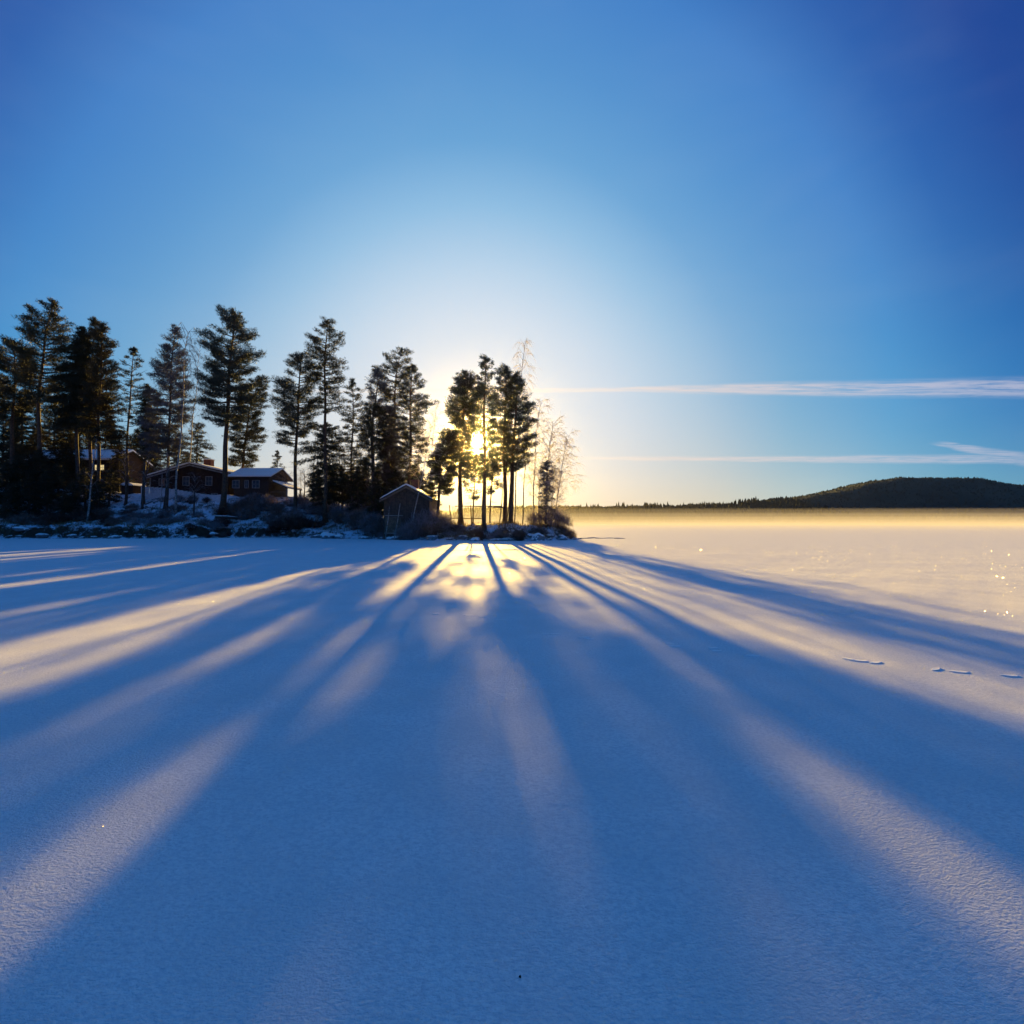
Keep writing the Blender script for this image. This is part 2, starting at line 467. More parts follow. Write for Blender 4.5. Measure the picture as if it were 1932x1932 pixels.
# ------------------------------------------------------------------ trees
def tri_tufts(C, D, K, spread, tlen, twid, flat=.55, up=.25):
    """C (N,3) spray centres, D (N,3) outward dirs. K tufts each -> (N*K,3,3)"""
    N = len(C)
    if N == 0: return np.zeros((0, 3, 3))
    sp = np.asarray(spread).reshape(-1, 1, 1) * np.ones((N, 1, 1))
    off = rs.randn(N, K, 3); off /= np.linalg.norm(off, axis=2, keepdims=True)
    off *= rs.rand(N, K, 1) ** .45 * sp
    off[:, :, 2] *= flat
    base = C[:, None, :] + off
    d = D[:, None, :] * .7 + rs.randn(N, K, 3) * .65
    d[:, :, 2] += up
    d /= np.linalg.norm(d, axis=2, keepdims=True)
    w = np.cross(d, rs.randn(N, K, 3)); w /= np.linalg.norm(w, axis=2, keepdims=True)
    ln = tlen * (.6 + .8 * rs.rand(N, K, 1)); wd = twid * (.6 + .8 * rs.rand(N, K, 1))
    V = np.stack([base - w * wd, base + w * wd, base + d * ln], 2)
    return V.reshape(-1, 3, 3)

def conifer(label, trunk, prof, Y, kind='pine', m='pine', bark='bark', r0=.17, dens=1.0, sparse=1.0, group=None, gz=None, dy=0.0,
            tuft=1.0, low=None, name=None):
    """trunk: (u,v) points foot to top; prof: (v, left u, right u) rows of the crown's outline, top to bottom; both at depth Y"""
    X0 = P(trunk[0][0], trunk[0][1], Y).x
    z0 = hz(X0, Y) - .1 if gz is None else gz
    root = thing(name or {'pine': 'pine_tree', 'spruce': 'spruce_tree'}[kind], label, 'pine tree' if kind == 'pine' else 'spruce tree', (X0, Y, z0), 0, group)
    tp = [P(u, v, Y) - Vector((X0, Y, z0)) for u, v in trunk]
    if tp[0].z > 0: tp[0] = Vector((0, 0, 0)) if len(tp) < 3 else Vector((tp[0].x * 1, 0, 0))
    tz = np.array([p.z for p in tp]); tx = np.array([p.x for p in tp])
    ztop = tz[-1]
    zz = np.linspace(tz[0], ztop, 16)
    ax = lambda z: np.interp(z, tz, tx) + .06 * np.sin(np.asarray(z) * .7 + X0)
    ay = lambda z: .10 * np.sin(np.asarray(z) * .45 + X0 * 2)
    pts = [(float(ax(z)), float(ay(z)), float(z)) for z in zz]
    rad = [r0 * (1 - (z - tz[0]) / (ztop - tz[0])) ** .72 + .018 for z in zz]
    rad[0] *= 1.55
    tb = MB(); tb.tube(pts, rad, 8)
    if kind == 'pine':      # snags of dead limbs on the bare trunk
        for _ in range(7):
            z = tz[0] + (ztop - tz[0]) * rs.uniform(.2, .7); a = rs.rand() * 6.28; l = rs.uniform(.3, 1.0)
            p = Vector((float(ax(z)), float(ay(z)), z)); tb.tube([p, p + Vector((math.cos(a) * l, math.sin(a) * l, -.1 * l))], [.025, .008], 4)
    tb.build('trunk', M[bark], root, True)
    # crown outline in metres round the trunk axis
    pz_ = np.array([P(966, v, Y).z - z0 for v, l, r in prof])
    L = np.array([ (trunk_u(trunk, v) - l) / F * Y for v, l, r in prof]); Rr = np.array([(r - trunk_u(trunk, v)) / F * Y for v, l, r in prof])
    o = np.argsort(pz_); pz_, L, Rr = pz_[o], L[o], Rr[o]
    zb, zt = pz_[0], pz_[-1]
    nb = int((zt - zb) / (.30 if kind == 'pine' else .24) * dens * 2.2)
    br = MB(); C = []; D = []; S = []
    az = rs.rand() * 6.28
    for i in range(nb):
        t = (i + rs.rand()) / nb
        z = zb + (zt - zb) * t
        az += 2.4 + rs.randn() * .35
        c, s_ = math.cos(az), math.sin(az)
        ll, rr = max(.12, np.interp(z, pz_, L)), max(.12, np.interp(z, pz_, Rr))
        side = rr if c > 0 else ll
        depth = (ll + rr) * .5
        ln = math.hypot(c * side, s_ * depth) * (rs.uniform(.8, 1.15) if abs(c) > .6 else rs.uniform(.65, 1.05))
        if ln < .15: ln = .15
        gap = math.sin(z * 1.9 + c * 2.2 + X0) + math.sin(z * .83 - s_ * 3.1 + X0 * 2)
        if gap < -1.15 and kind == 'pine': continue
        ln *= 1 + .10 * gap
        frac = (z - tz[0]) / (ztop - tz[0])
        if kind == 'pine':
            rise = (.55 * max(0, frac - .55) / .45 + .02) * ln + rs.randn() * .05 * ln; sag = -.10 * ln
        else:
            rise = (-.30 + .75 * max(0, frac - .6) / .4) * ln; sag = -.06 * ln
        p0 = Vector((float(ax(z)), float(ay(z)), z - rise * .6))
        p0.z = min(p0.z, ztop - .05)
        p2 = Vector((p0.x + c * ln, p0.y + s_ * ln, z + rise * .4 + .12 * ln * (kind == 'pine')))
        pm = (p0 + p2) * .5 + Vector((0, 0, sag))
        rb = .012 + .016 * ln
        br.tube([p0, pm, p2], [rb * 1.3, rb * .8, .006], 4, False)
        step = .42 if kind == 'pine' else .34
        k = max(2, int(ln / step * (1.5 if kind == 'pine' else 2.1) * dens))
        smin = .38 if kind == 'pine' else .12
        for j in range(k):
            if rs.rand() > sparse: continue
            q = smin + (1.02 - smin) * (j + rs.rand()) / k
            lat = rs.randn() * .20 * ln * (1.15 - q * .6)
            a_ = p0 * (1 - q) ** 2 + pm * 2 * q * (1 - q) + p2 * q * q
            pt = a_ + Vector((-s_ * lat, c * lat, rs.randn() * .07))
            if kind == 'spruce': pt.z -= .05 + .08 * rs.rand()
            C.append(pt); D.append((c, s_, .15 if kind == 'pine' else -.25)); S.append((.26 + .11 * ln ** .7) * rs.uniform(.7, 1.25) if kind == 'pine' else .20 + .08 * ln)
            if kind == 'pine' and rs.rand() < .30: br.tube([a_, pt], [rb * .5, .005], 3, False)
    # leader shoots
    for j in range(7):
        z = ztop - .12 * j * (1 if kind == 'pine' else 1.2)
        C.append(Vector((float(ax(z)) + rs.randn() * .04 * j, float(ay(z)), z - .1))); D.append((rs.randn() * .3, rs.randn() * .3, 1.0)); S.append(.07 + .02 * j)
    C = np.array([tuple(p) for p in C]); D = np.array(D); S = np.array(S) * tuft
    br.build('branches', M[bark], root)
    if kind == 'pine':
        V = tri_tufts(C, D, 58, S * 1.1, .23, .024, .5, .4)
    else:
        V = tri_tufts(C, D, 44, S * 1.2, .22, .025, .45, -.2)
    tri_obj('crown', V, M[m], root)
    return root

def trunk_u(trunk, v):
    vs = np.array([q[1] for q in trunk]); us = np.array([q[0] for q in trunk]); o = np.argsort(vs)
    return float(np.interp(v, vs[o], us[o]))

def birch(label, trunk, Y, spread, r0=.07, m='twig', bark='birch', nbr=26, droop=.5, top=None, twig=.012, group=None, start=.3, gz=None, K=16, name='birch_tree'):
    X0 = P(trunk[0][0], trunk[0][1], Y).x
    z0 = hz(X0, Y) - .1 if gz is None else gz
    root = thing(name, label, 'bare tree', (X0, Y, z0), 0, group)
    tp = [P(u, v, Y) - Vector((X0, Y, z0)) for u, v in trunk]; tp[0] = Vector((0, 0, 0))
    tz = np.array([p.z for p in tp]); tx = np.array([p.x for p in tp]); ztop = tz[-1]
    zz = np.linspace(0, ztop, 14)
    ax = lambda z: float(np.interp(z, tz, tx) + .05 * math.sin(z * .9 + X0))
    ay = lambda z: .08 * math.sin(z * .5 + X0 * 2)
    MB().tube([(ax(z), ay(z), z) for z in zz], [r0 * (1 - z / ztop) ** .8 + .010 for z in zz], 7).build('trunk', M[bark], root, True)
    br = MB(); T = []
    az = rs.rand() * 6
    for i in range(nbr):
        f = start + (1 - start) * (i + rs.rand()) / nbr
        z = ztop * f; az += 2.4 + rs.randn() * .4
        ln = 1.25 * spread * (1.15 - f) ** .6 * rs.uniform(.6, 1.1) / (1.15 - start) ** .6 + .25
        c, s_ = math.cos(az), math.sin(az)
        p0 = Vector((ax(z), ay(z), z)); p1 = p0 + Vector((c * ln * .5, s_ * ln * .5, ln * .75)); p2 = p0 + Vector((c * ln, s_ * ln, ln * (1.15 - droop)))
        br.tube([p0, p1, p2], [r0 * .30, r0 * .2, .007], 4, False)
        for j in range(K):
            q = rs.uniform(.25, 1.0)
            a_ = p0 * (1 - q) ** 2 + p1 * 2 * q * (1 - q) + p2 * q * q
            l2 = rs.uniform(.35, 1.0) * (.5 + .5 * ln / spread)
            dv = Vector((c * .5 + rs.randn() * .5, s_ * .5 + rs.randn() * .5, rs.uniform(-.2, .9) - droop)).normalized()
            b_ = a_ + dv * l2 * .6; e_ = b_ + (dv + Vector((0, 0, -droop * .9 + .2))).normalized() * l2 * .6
            for (s1, s2, w) in ((a_, b_, twig), (b_, e_, twig * .7)):
                wv = (s2 - s1).cross(Vector(rs.randn(3))).normalized() * w
                T.append((tuple(s1 - wv), tuple(s1 + wv), tuple(s2)))
                wv2 = (s2 - s1).cross(wv).normalized() * w
                T.append((tuple(s1 - wv2), tuple(s1 + wv2), tuple(s2)))
    br.build('branches', M[m], root)
    tri_obj('twigs', np.array(T), M[m], root)
    return root

g3 = lambda u, v: ((520 + u * .2484) * .9434, (620 + v * .2484) * .9434)      # readings made on enlarged crops
g2 = lambda u, v: ((220 + u * .2484) * .9434, (620 + v * .2484) * .9434)
g1 = lambda u, v: ((u * .26906) * .9434, (580 + v * .26906) * .9434)
g4 = lambda u, v: (773.6 + u * .2148, 622.6 + v * .2148)
def prof(g, rows): return [(g(0, v)[1], g(l, 0)[0], g(r, 0)[0]) for v, l, r in rows]
def tk(g, pts): return [g(u, v) for u, v in pts]

# ---- the small wooded point under the sun (crop 4)
conifer('round-shouldered dense pine just left of the sun on the point, beside the timber railing',
        tk(g4, [(440, 1715), (445, 1300), (455, 900), (480, 600), (495, 370)]),
        prof(g4, [(370, 485, 510), (400, 440, 540), (440, 420, 570), (500, 385, 600), (560, 365, 620), (650, 350, 625), (740, 325, 600), (800, 335, 600), (850, 360, 580), (920, 350, 560), (930, 350, 540), (1010, 345, 530), (1060, 340, 560), (1110, 350, 600), (1160, 360, 610), (1240, 370, 600), (1300, 390, 580)]),
        47.5, r0=.22, m='pine_blue', dens=1.6)
conifer('half-height drooping pine at the left end of the point, right of the boathouse',
        tk(g4, [(240, 1720), (250, 1400), (262, 1150), (330, 1000), (345, 880)]),
        prof(g4, [(880, 320, 380), (940, 280, 420), (1020, 250, 440), (1090, 230, 440), (1130, 160, 420), (1200, 160, 430), (1300, 170, 390), (1360, 140, 380), (1440, 120, 350), (1500, 190, 300)]),
        47.0, r0=.13, m='pine', dens=1.5, sparse=1)
conifer('tallest straight pine on the point, its trunk standing in front of the sun',
        tk(g4, [(655, 1800), (652, 1300), (655, 900), (657, 500), (655, 240)]),
        prof(g4, [(240, 640, 670), (280, 610, 700), (330, 588, 722), (400, 600, 720), (450, 578, 730), (560, 600, 740), (640, 570, 760), (720, 560, 770), (800, 560, 760), (880, 590, 740), (960, 640, 740), (1060, 625, 740), (1120, 600, 730), (1180, 585, 740), (1270, 590, 740), (1310, 610, 720)]),
        45.3, r0=.19, m='pine_blue', dens=1.2, sparse=.92)
conifer('bushy pine right of the sun with a forked ragged top, behind the leaning pine',
        tk(g4, [(835, 1740), (832, 1400), (830, 1000), (838, 600), (845, 320)]),
        prof(g4, [(320, 820, 860), (345, 755, 860), (400, 742, 900), (480, 745, 900), (560, 720, 900), (640, 700, 880), (720, 690, 880), (800, 690, 880), (880, 700, 890), (960, 715, 900), (1040, 730, 900), (1100, 720, 890), (1190, 720, 880), (1260, 750, 880)]),
        48.5, r0=.20, m='pine_blue', dens=1.2)
conifer('leaning pine with the widest dark crown on the point, a bare birch above it',
        tk(g4, [(880, 1745), (890, 1400), (912, 1100), (930, 700), (930, 385)]),
        prof(g4, [(385, 900, 950), (420, 870, 965), (480, 858, 1005), (560, 855, 1000), (640, 850, 1030), (680, 850, 1060), (740, 860, 1045), (820, 830, 1075), (900, 835, 1085), (960, 880, 1095), (1020, 850, 1090), (1080, 840, 1080), (1170, 850, 1060), (1250, 880, 1000)]),
        47.2, r0=.21, m='pine_blue', dens=1.45)
conifer('small frosted spruce standing low among the birches at the right end of the point',
        tk(g4, [(1195, 1730), (1205, 1400), (1200, 1150)]),
        prof(g4, [(1150, 1170, 1220), (1200, 1140, 1270), (1260, 1130, 1290), (1330, 1150, 1280), (1400, 1130, 1270), (1500, 1120, 1260), (1600, 1130, 1240)]),
        46.5, kind='spruce', r0=.06, m='frost', bark='bark_dark', dens=.9, sparse=.75)
conifer('thin pine pole with few boughs between the tallest pine and the forked-top pine',
        tk(g4, [(705, 1720), (715, 1350), (725, 1040)]),
        prof(g4, [(1040, 690, 760), (1100, 650, 800), (1200, 650, 810), (1290, 650, 800), (1340, 690, 800), (1440, 710, 780)]),
        49.5, r0=.06, m='pine', dens=1.1, sparse=.75)
conifer('thin pine pole with low yellow-lit boughs directly below the sun',
        tk(g4, [(550, 1690), (570, 1400), (580, 1090)]),
        prof(g4, [(1090, 560, 600), (1130, 500, 650), (1200, 440, 670), (1300, 420, 660), (1340, 450, 640), (1420, 490, 620), (1500, 560, 640)]),
        49.0, r0=.06, m='brown', dens=1.1, sparse=.75)
birch('tallest thin bare birch on the point, hanging twigs above the leaning pine',
      [(970, 995), (975, 880), (981, 730), (986, 676), (992.7, 642)], 49.5, 1.1, r0=.06, m='frost_twig', nbr=26, droop=1.0, start=.62, K=14)
birch('slim bare birch just right of the pines on the point, its trunk slightly leaning right',
      [(1006, 992), (1008, 900), (1010, 837), (1016, 794), (1021, 760)], 48.0, 1.3, r0=.06, m='frost_twig', nbr=36, droop=.6, start=.25, K=26)
birch('forked bare birch with a wide fine crown near the right end of the point',
      [(1029, 994), (1034, 876), (1037, 837), (1046, 800)], 47.2, 1.6, r0=.06, m='frost_twig', nbr=36, droop=.4, start=.3, K=24)
birch('outermost leaning birch at the tip of the point, arching out over the lake',
      [(1047, 998), (1053, 923), (1064, 859), (1074, 822)], 47.0, 1.7, r0=.045, m='frost_twig', nbr=36, droop=.7, start=.3, K=24)
birch('thin straight bare sapling between the leaning pine and the first birch on the point',
      [(985, 994), (989, 920), (993, 859), (996, 800)], 47.6, .7, r0=.05, m='twig', bark='bark_dark', nbr=12, droop=.2, start=.5, K=9)
birch('spindly leaning sapling left of the forked-top pine, reaching its low boughs',
      [(943, 994), (947, 930), (951, 880)], 48.8, .5, r0=.045, m='twig', bark='bark_dark', nbr=8, droop=.2, start=.5, K=6)
birch('crooked sapling crossing behind the leaning pine trunk',
      [(956, 994), (961, 930), (966, 870)], 49.3, .5, r0=.05, m='twig', bark='bark_dark', nbr=8, droop=.2, start=.5, K=6)
birch('dark slender sapling beside the small frosted spruce',
      [(1017, 995), (1018, 930), (1020, 870)], 47.6, .8, r0=.045, m='frost_twig', bark='bark_dark', nbr=16, droop=.3, start=.2, K=12)
birch('bushy frosted young birch filling the right end of the point low down',
      [(1040, 998), (1042, 950), (1044, 900)], 46.8, 1.2, r0=.035, m='frost_twig', nbr=50, droop=.2, start=.05, K=18)
birch('pale curved birch leaning right in front of the boathouse gable',
      [(775, 1003), (783, 960), (790, 925), (797, 893), (805, 861), (815, 800)], 44.9 + .6, 1.0, r0=.05, m='frost_twig', bark='birch', nbr=22, droop=.4, start=.45, K=14, gz=.2)
birch('faint bare birch crown behind the boathouse, between it and the drooping pine',
      [(806, 985), (812, 900), (822, 770)], 55, 1.6, r0=.05, m='frost_twig', nbr=24, droop=.4, start=.4, K=14)

# ---- trees round and behind the boathouse (crop 3)
conifer('dark pine with a flat-tiered crown, left of the pair beside the wing of the cottage',
        tk(g3, [(275, 1500), (290, 1200), (300, 900), (318, 560), (332, 350)]),
        prof(g3, [(350, 300, 370), (385, 265, 400), (420, 235, 430), (500, 190, 440), (560, 155, 440), (620, 125, 440), (690, 95, 465), (740, 130, 465), (800, 110, 470), (860, 145, 460), (920, 135, 460), (965, 190, 420), (1030, 150, 420), (1090, 145, 400), (1110, 170, 300)]),
        58, r0=.22, m='pine_blue', bark='bark', dens=1.25)
conifer('tall slender pine with an open feathery crown, right of the pair beside the wing',
        tk(g3, [(530, 1600), (528, 1200), (520, 900), (525, 500), (540, 78)]),
        prof(g3, [(78, 510, 590), (130, 490, 600), (180, 440, 620), (240, 400, 650), (300, 378, 660), (340, 390, 705), (400, 400, 690), (460, 430, 700), (530, 430, 690), (580, 430, 670), (640, 440, 640), (700, 480, 620), (760, 470, 650), (840, 480, 690)]),
        56, r0=.21, m='pine', dens=1.1, sparse=.8)
conifer('shaggy spruce growing low round the trunk of the tall slender pine',
        tk(g3, [(520, 1600), (530, 1200), (540, 905)]),
        prof(g3, [(905, 500, 590), (960, 430, 640), (1050, 420, 650), (1120, 300, 640), (1180, 310, 650), (1260, 420, 640), (1380, 390, 650), (1480, 380, 650), (1560, 400, 640)]),
        57.5, kind='spruce', r0=.12, m='spruce', bark='bark_dark', dens=.95, sparse=.85)
conifer('thin-topped spruce with a spiky see-through crown between the slender pine and the boathouse trees',
        tk(g3, [(735, 1650), (740, 1200), (748, 850), (750, 560)]),
        prof(g3, [(560, 740, 760), (620, 710, 790), (680, 690, 830), (760, 680, 830), (850, 640, 850), (950, 640, 860), (1050, 620, 860), (1150, 600, 870), (1280, 590, 850), (1380, 620, 850), (1450, 650, 830)]),
        58, kind='pine', r0=.12, m='pine', dens=1.0, sparse=.75)
conifer('frosted pine with upright ragged shoots left of the tallest tree behind the boathouse',
        tk(g3, [(905, 1700), (905, 1300), (900, 1000), (930, 700), (950, 470)]),
        prof(g3, [(470, 920, 980), (540, 880, 1010), (620, 865, 1020), (700, 870, 1020), (780, 830, 1030), (860, 820, 1030)]),
        55, r0=.17, m='frost', dens=1.0, sparse=.85)
conifer('very dense blackish spruce-like crown low between the ragged pine and the boathouse',
        tk(g3, [(905, 1720), (910, 1300), (915, 760)]),
        prof(g3, [(760, 870, 960), (810, 835, 1000), (900, 800, 1020), (1000, 790, 1020), (1080, 800, 1020), (1150, 830, 1000), (1250, 820, 1010), (1340, 840, 980)]),
        53.5, kind='pine', r0=.20, m='spruce', bark='bark_dark', dens=1.35)
conifer('tallest pine behind the boathouse with an open tiered top',
        tk(g3, [(1080, 1560), (1075, 1100), (1088, 650), (1110, 450), (1140, 305)]),
        prof(g3, [(305, 1100, 1195), (350, 1065, 1205), (400, 1010, 1200), (470, 960, 1200), (520, 900, 1200), (600, 880, 1190), (700, 890, 1190), (760, 960, 1180)]),
        57, r0=.18, m='pine', dens=1.05, sparse=.82)
conifer('broad pine hanging over the boathouse roof on its right side',
        tk(g3, [(1205, 1600), (1208, 1200), (1212, 800), (1225, 450)]),
        prof(g3, [(450, 1200, 1245), (500, 1180, 1280), (580, 1160, 1290), (660, 1140, 1340), (700, 1130, 1370), (760, 1130, 1360), (820, 1130, 1390), (900, 1120, 1345), (960, 1120, 1370), (1040, 1130, 1340), (1100, 1120, 1340), (1200, 1130, 1300), (1300, 1150, 1290), (1380, 1170, 1250)]),
        54, r0=.18, m='pine', dens=1.15)
conifer('frost-greyed spruce directly behind the boathouse gable',
        tk(g3, [(1070, 1560), (1060, 1200), (1050, 780)]),
        prof(g3, [(760, 1010, 1090), (850, 980, 1120), (950, 960, 1140), (1050, 940, 1150), (1150, 960, 1170), (1250, 980, 1160), (1340, 980, 1150), (1420, 1040, 1140)]),
        55.5, kind='spruce', r0=.13, m='frost', bark='bark_dark', dens=1.25)

# ---- trees round the cottages (crop 2)
conifer('massive twin-topped pine in front of the cottages, its thick trunk between house and wing',
        tk(g2, [(910, 1560), (930, 1100), (955, 700), (968, 400), (1000, 20)]),
        prof(g2, [(15, 975, 1040), (40, 865, 1060), (90, 858, 1060), (150, 830, 1085), (210, 765, 1100), (250, 762, 1180), (310, 765, 1195), (390, 800, 1210), (440, 770, 1160), (520, 760, 1150), (600, 720, 1130), (680, 730, 1130), (760, 760, 1120), (830, 790, 1100), (900, 770, 1080), (960, 860, 1040)]),
        56.5, r0=.30, m='pine_blue', dens=1.35)
conifer('bushy pine leaning out right behind the massive twin-topped one',
        tk(g2, [(1060, 1420), (1075, 1100), (1130, 800), (1215, 545)]),
        prof(g2, [(545, 1195, 1250), (580, 1150, 1282), (640, 1060, 1270), (720, 1050, 1240), (800, 1040, 1250), (870, 1000, 1220), (940, 990, 1210), (1000, 970, 1240), (1050, 960, 1275), (1090, 960, 1200), (1180, 960, 1150), (1270, 950, 1140)]),
        66, r0=.17, m='pine', dens=1.25)
conifer('grey-frosted slender-topped pine rising behind the left gable of the cottage',
        tk(g2, [(455, 1600), (465, 1200), (480, 850), (500, 450), (522, 140)]),
        prof(g2, [(140, 505, 535), (200, 475, 550), (260, 440, 570), (330, 430, 590), (420, 410, 600), (500, 370, 630), (580, 350, 625), (660, 335, 640), (740, 330, 650), (800, 320, 640), (900, 300, 620), (1000, 280, 600), (1100, 280, 600), (1180, 300, 620)]),
        57, r0=.16, m='frost', bark='bark_dark', dens=1.25)
conifer('medium spruce filling in left of the grey-frosted pine',
        tk(g2, [(265, 1560), (290, 1200), (310, 600)]),
        prof(g2, [(600, 295, 330), (680, 270, 380), (780, 250, 390), (880, 240, 400), (1000, 230, 400), (1100, 250, 400), (1200, 280, 420)]),
        58.5, kind='spruce', r0=.14, m='spruce', bark='bark_dark', dens=1.1)
conifer('young spruce with wide level tiers seen against the sky over the cottage ridge',
        tk(g2, [(690, 1320), (700, 1150), (712, 905)]),
        prof(g2, [(905, 680, 745), (950, 650, 780), (1000, 640, 770), (1050, 635, 790), (1100, 620, 820), (1150, 620, 780), (1200, 600, 820), (1250, 600, 800)]),
        74, kind='spruce', r0=.12, m='pine', bark='bark_dark', dens=.8, sparse=.8)
conifer('small lone spruce peeping up behind the gable of the wing',
        tk(g3, [(135, 1330), (138, 1130)]),
        prof(g3, [(1130, 130, 150), (1180, 110, 165), (1240, 90, 185), (1300, 90, 190)]), 76, kind='spruce', r0=.07, m='spruce', bark='bark_dark', dens=.7, sparse=.8)
birch('white-barked birch in front of the fence, leaning slightly right with long hanging twigs',
      tk(g2, [(520, 1760), (535, 1500), (542, 1280), (570, 1000), (585, 800), (600, 400), (625, 170)]), 55, 2.3, r0=.10, m='grey_twig', nbr=34, droop=1.05, start=.55, K=16, twig=.016)
birch('bare birch behind, filling the gap left of the massive pine with drooping twigs',
      tk(g2, [(640, 1300), (660, 900), (700, 600), (725, 290)]), 68, 2.2, r0=.08, m='grey_twig', nbr=34, droop=.8, start=.35, K=14, twig=.016)
birch('small leafless sapling on the slope right of the wing',
      tk(g3, [(335, 1480), (330, 1400), (325, 1290)]), 64, .8, r0=.03, m='twig', bark='bark_dark', nbr=14, droop=.2, start=.2, K=9)
birch('leafless sapling between the wing and the dark flat-tiered pine',
      tk(g3, [(215, 1500), (210, 1420), (205, 1330)]), 64, .8, r0=.03, m='twig', bark='bark_dark', nbr=14, droop=.2, start=.2, K=9)

# ---- the dark wood on the left (crop 1)
conifer('pine with a broad flat dark crown cut by the left edge of the picture',
        tk(g1, [(90, 1500), (95, 1000), (105, 600), (115, 380)]),
        prof(g1, [(380, 70, 150), (420, 10, 185), (480, -60, 200), (560, -80, 220), (650, -90, 230), (740, -90, 240), (830, -80, 230), (920, -60, 200), (980, 0, 170)]),
        60, r0=.22, m='spruce', dens=1.4)
conifer('tall wind-swept pine with the highest crooked tip, near the left edge',
        tk(g1, [(285, 1500), (290, 1000), (300, 700), (330, 330), (405, 80)]),
        prof(g1, [(80, 385, 415), (110, 320, 415), (160, 300, 410), (200, 190, 400), (230, 200, 460), (290, 200, 465), (340, 160, 470), (380, 150, 560), (440, 160, 560), (520, 170, 520), (600, 180, 520), (680, 160, 480), (760, 170, 470), (830, 200, 440), (900, 250, 400)]),
        58, r0=.24, m='pine', dens=1.3, sparse=.85)
conifer('dark spruce with a blunt top right of the crooked-tipped pine',
        tk(g1, [(570, 1500), (575, 1000), (590, 600), (605, 270)]),
        prof(g1, [(270, 590, 625), (320, 565, 650), (380, 550, 680), (460, 500, 680), (560, 480, 700), (680, 450, 700), (800, 430, 720), (920, 420, 720), (1040, 420, 720)]),
        59, kind='spruce', r0=.20, m='spruce', bark='bark_dark', dens=1.35)
conifer('narrow-tipped pine in the middle of the dark left wood',
        tk(g1, [(665, 1500), (670, 1000), (680, 600), (700, 215)]),
        prof(g1, [(215, 685, 715), (260, 655, 725), (320, 640, 740), (400, 640, 760), (500, 620, 780), (620, 600, 800), (760, 600, 820), (900, 600, 840)]),
        61, r0=.18, m='brown', dens=1.3)
conifer('brownish spreading pine at the right side of the dark left wood, beside the glow-painted panes',
        tk(g1, [(720, 1700), (735, 1200), (740, 700), (768, 260)]),
        prof(g1, [(260, 750, 780), (310, 735, 820), (370, 720, 865), (420, 730, 830), (500, 720, 800), (560, 700, 840), (640, 680, 850), (740, 660, 880), (840, 650, 860), (940, 650, 870), (1040, 650, 880), (1140, 680, 860)]),
        57.5, r0=.18, m='brown', dens=1.4)
conifer('thin spire-shaped pine with sparse tufts standing clear against the sky, right of the dark wood',
        tk(g1, [(930, 1640), (950, 1100), (975, 700), (990, 425)]),
        prof(g1, [(425, 980, 1000), (480, 945, 1015), (560, 885, 1040), (620, 900, 1090), (700, 880, 1060), (800, 880, 1060), (900, 870, 1060), (1000, 880, 1070), (1100, 860, 1080), (1180, 870, 1060)]),
        58, r0=.13, m='pine', dens=.9, sparse=.62, tuft=.85)
# the wood's shaded interior: rows of trees behind one another
protos = []
def auto(kind, m, h, w, seedu):
    t = [(seedu, 985), (seedu, 985 - h / 60 * F)]
    vt = t[1][1]; vb = 985 - h * .18 / 60 * F
    rows = []
    for q in np.linspace(0, 1, 9):
        ww = w * (q ** .7 if kind == 'spruce' else min(1, .35 + 1.4 * q) * (1.0 if q < .8 else .7)) + .25
        rows.append((vt + (vb - vt) * q, seedu - ww / 60 * F * rs.uniform(.8, 1.2), seedu + ww / 60 * F * rs.uniform(.8, 1.2)))
    return conifer('x', t, rows, 60, kind=kind, m=m, bark='bark_dark', r0=.16, dens=.85, gz=1.6, low=True)
pr = [auto('spruce', 'spruce', 12.5, 2.0, 60), auto('pine', 'spruce', 13.5, 2.2, 100), auto('spruce', 'brown', 10.5, 2.1, 140), auto('spruce', 'spruce', 6.5, 1.7, 180)]
slots = []
for (u, Y, k, s) in [(5, 66, 1, .95), (40, 70, 0, 1.0), (62, 63, 2, .95), (98, 72, 1, 1.0), (118, 65, 0, .92), (150, 73, 2, 1.15), (135, 62, 2, .8), (205, 70, 2, .95),
                      (222, 64, 2, .72), (255, 72, 0, .80), (288, 76, 2, .8), (-30, 62, 1, 1.0), (-60, 70, 0, 1.1), (330, 80, 0, .8), (245, 88, 1, .8), (20, 90, 0, 1.1), (90, 94, 1, 1.1), (170, 96, 0, 1.0),
                      (300, 92, 1, .75), (350, 86, 2, .75), (-90, 84, 1, 1.1), (195, 82, 1, .9), (-140, 66, 0, 1.0), (-170, 80, 1, 1.1)]:
    slots.append((u, Y, k, s, 'dark conifer deep in the wood', 'conifers in the depths of the left wood'))
for (u, Y, s) in [(8, 55.5, .85), (32, 57, .95), (55, 54.5, .7), (88, 55.5, .8), (108, 57, .8), (135, 55, .62), (160, 57, .7), (186, 55.5, .55), (-20, 56, .9), (72, 58, 1.0), (206, 57.5, .7), (120, 53.6, .5), (20, 53.4, .6), (172, 53.6, .35), (-50, 55, 1.0)]:
    slots.append((u, Y, 3, s, 'dark young spruce on the shore', 'young spruces along the left shore'))
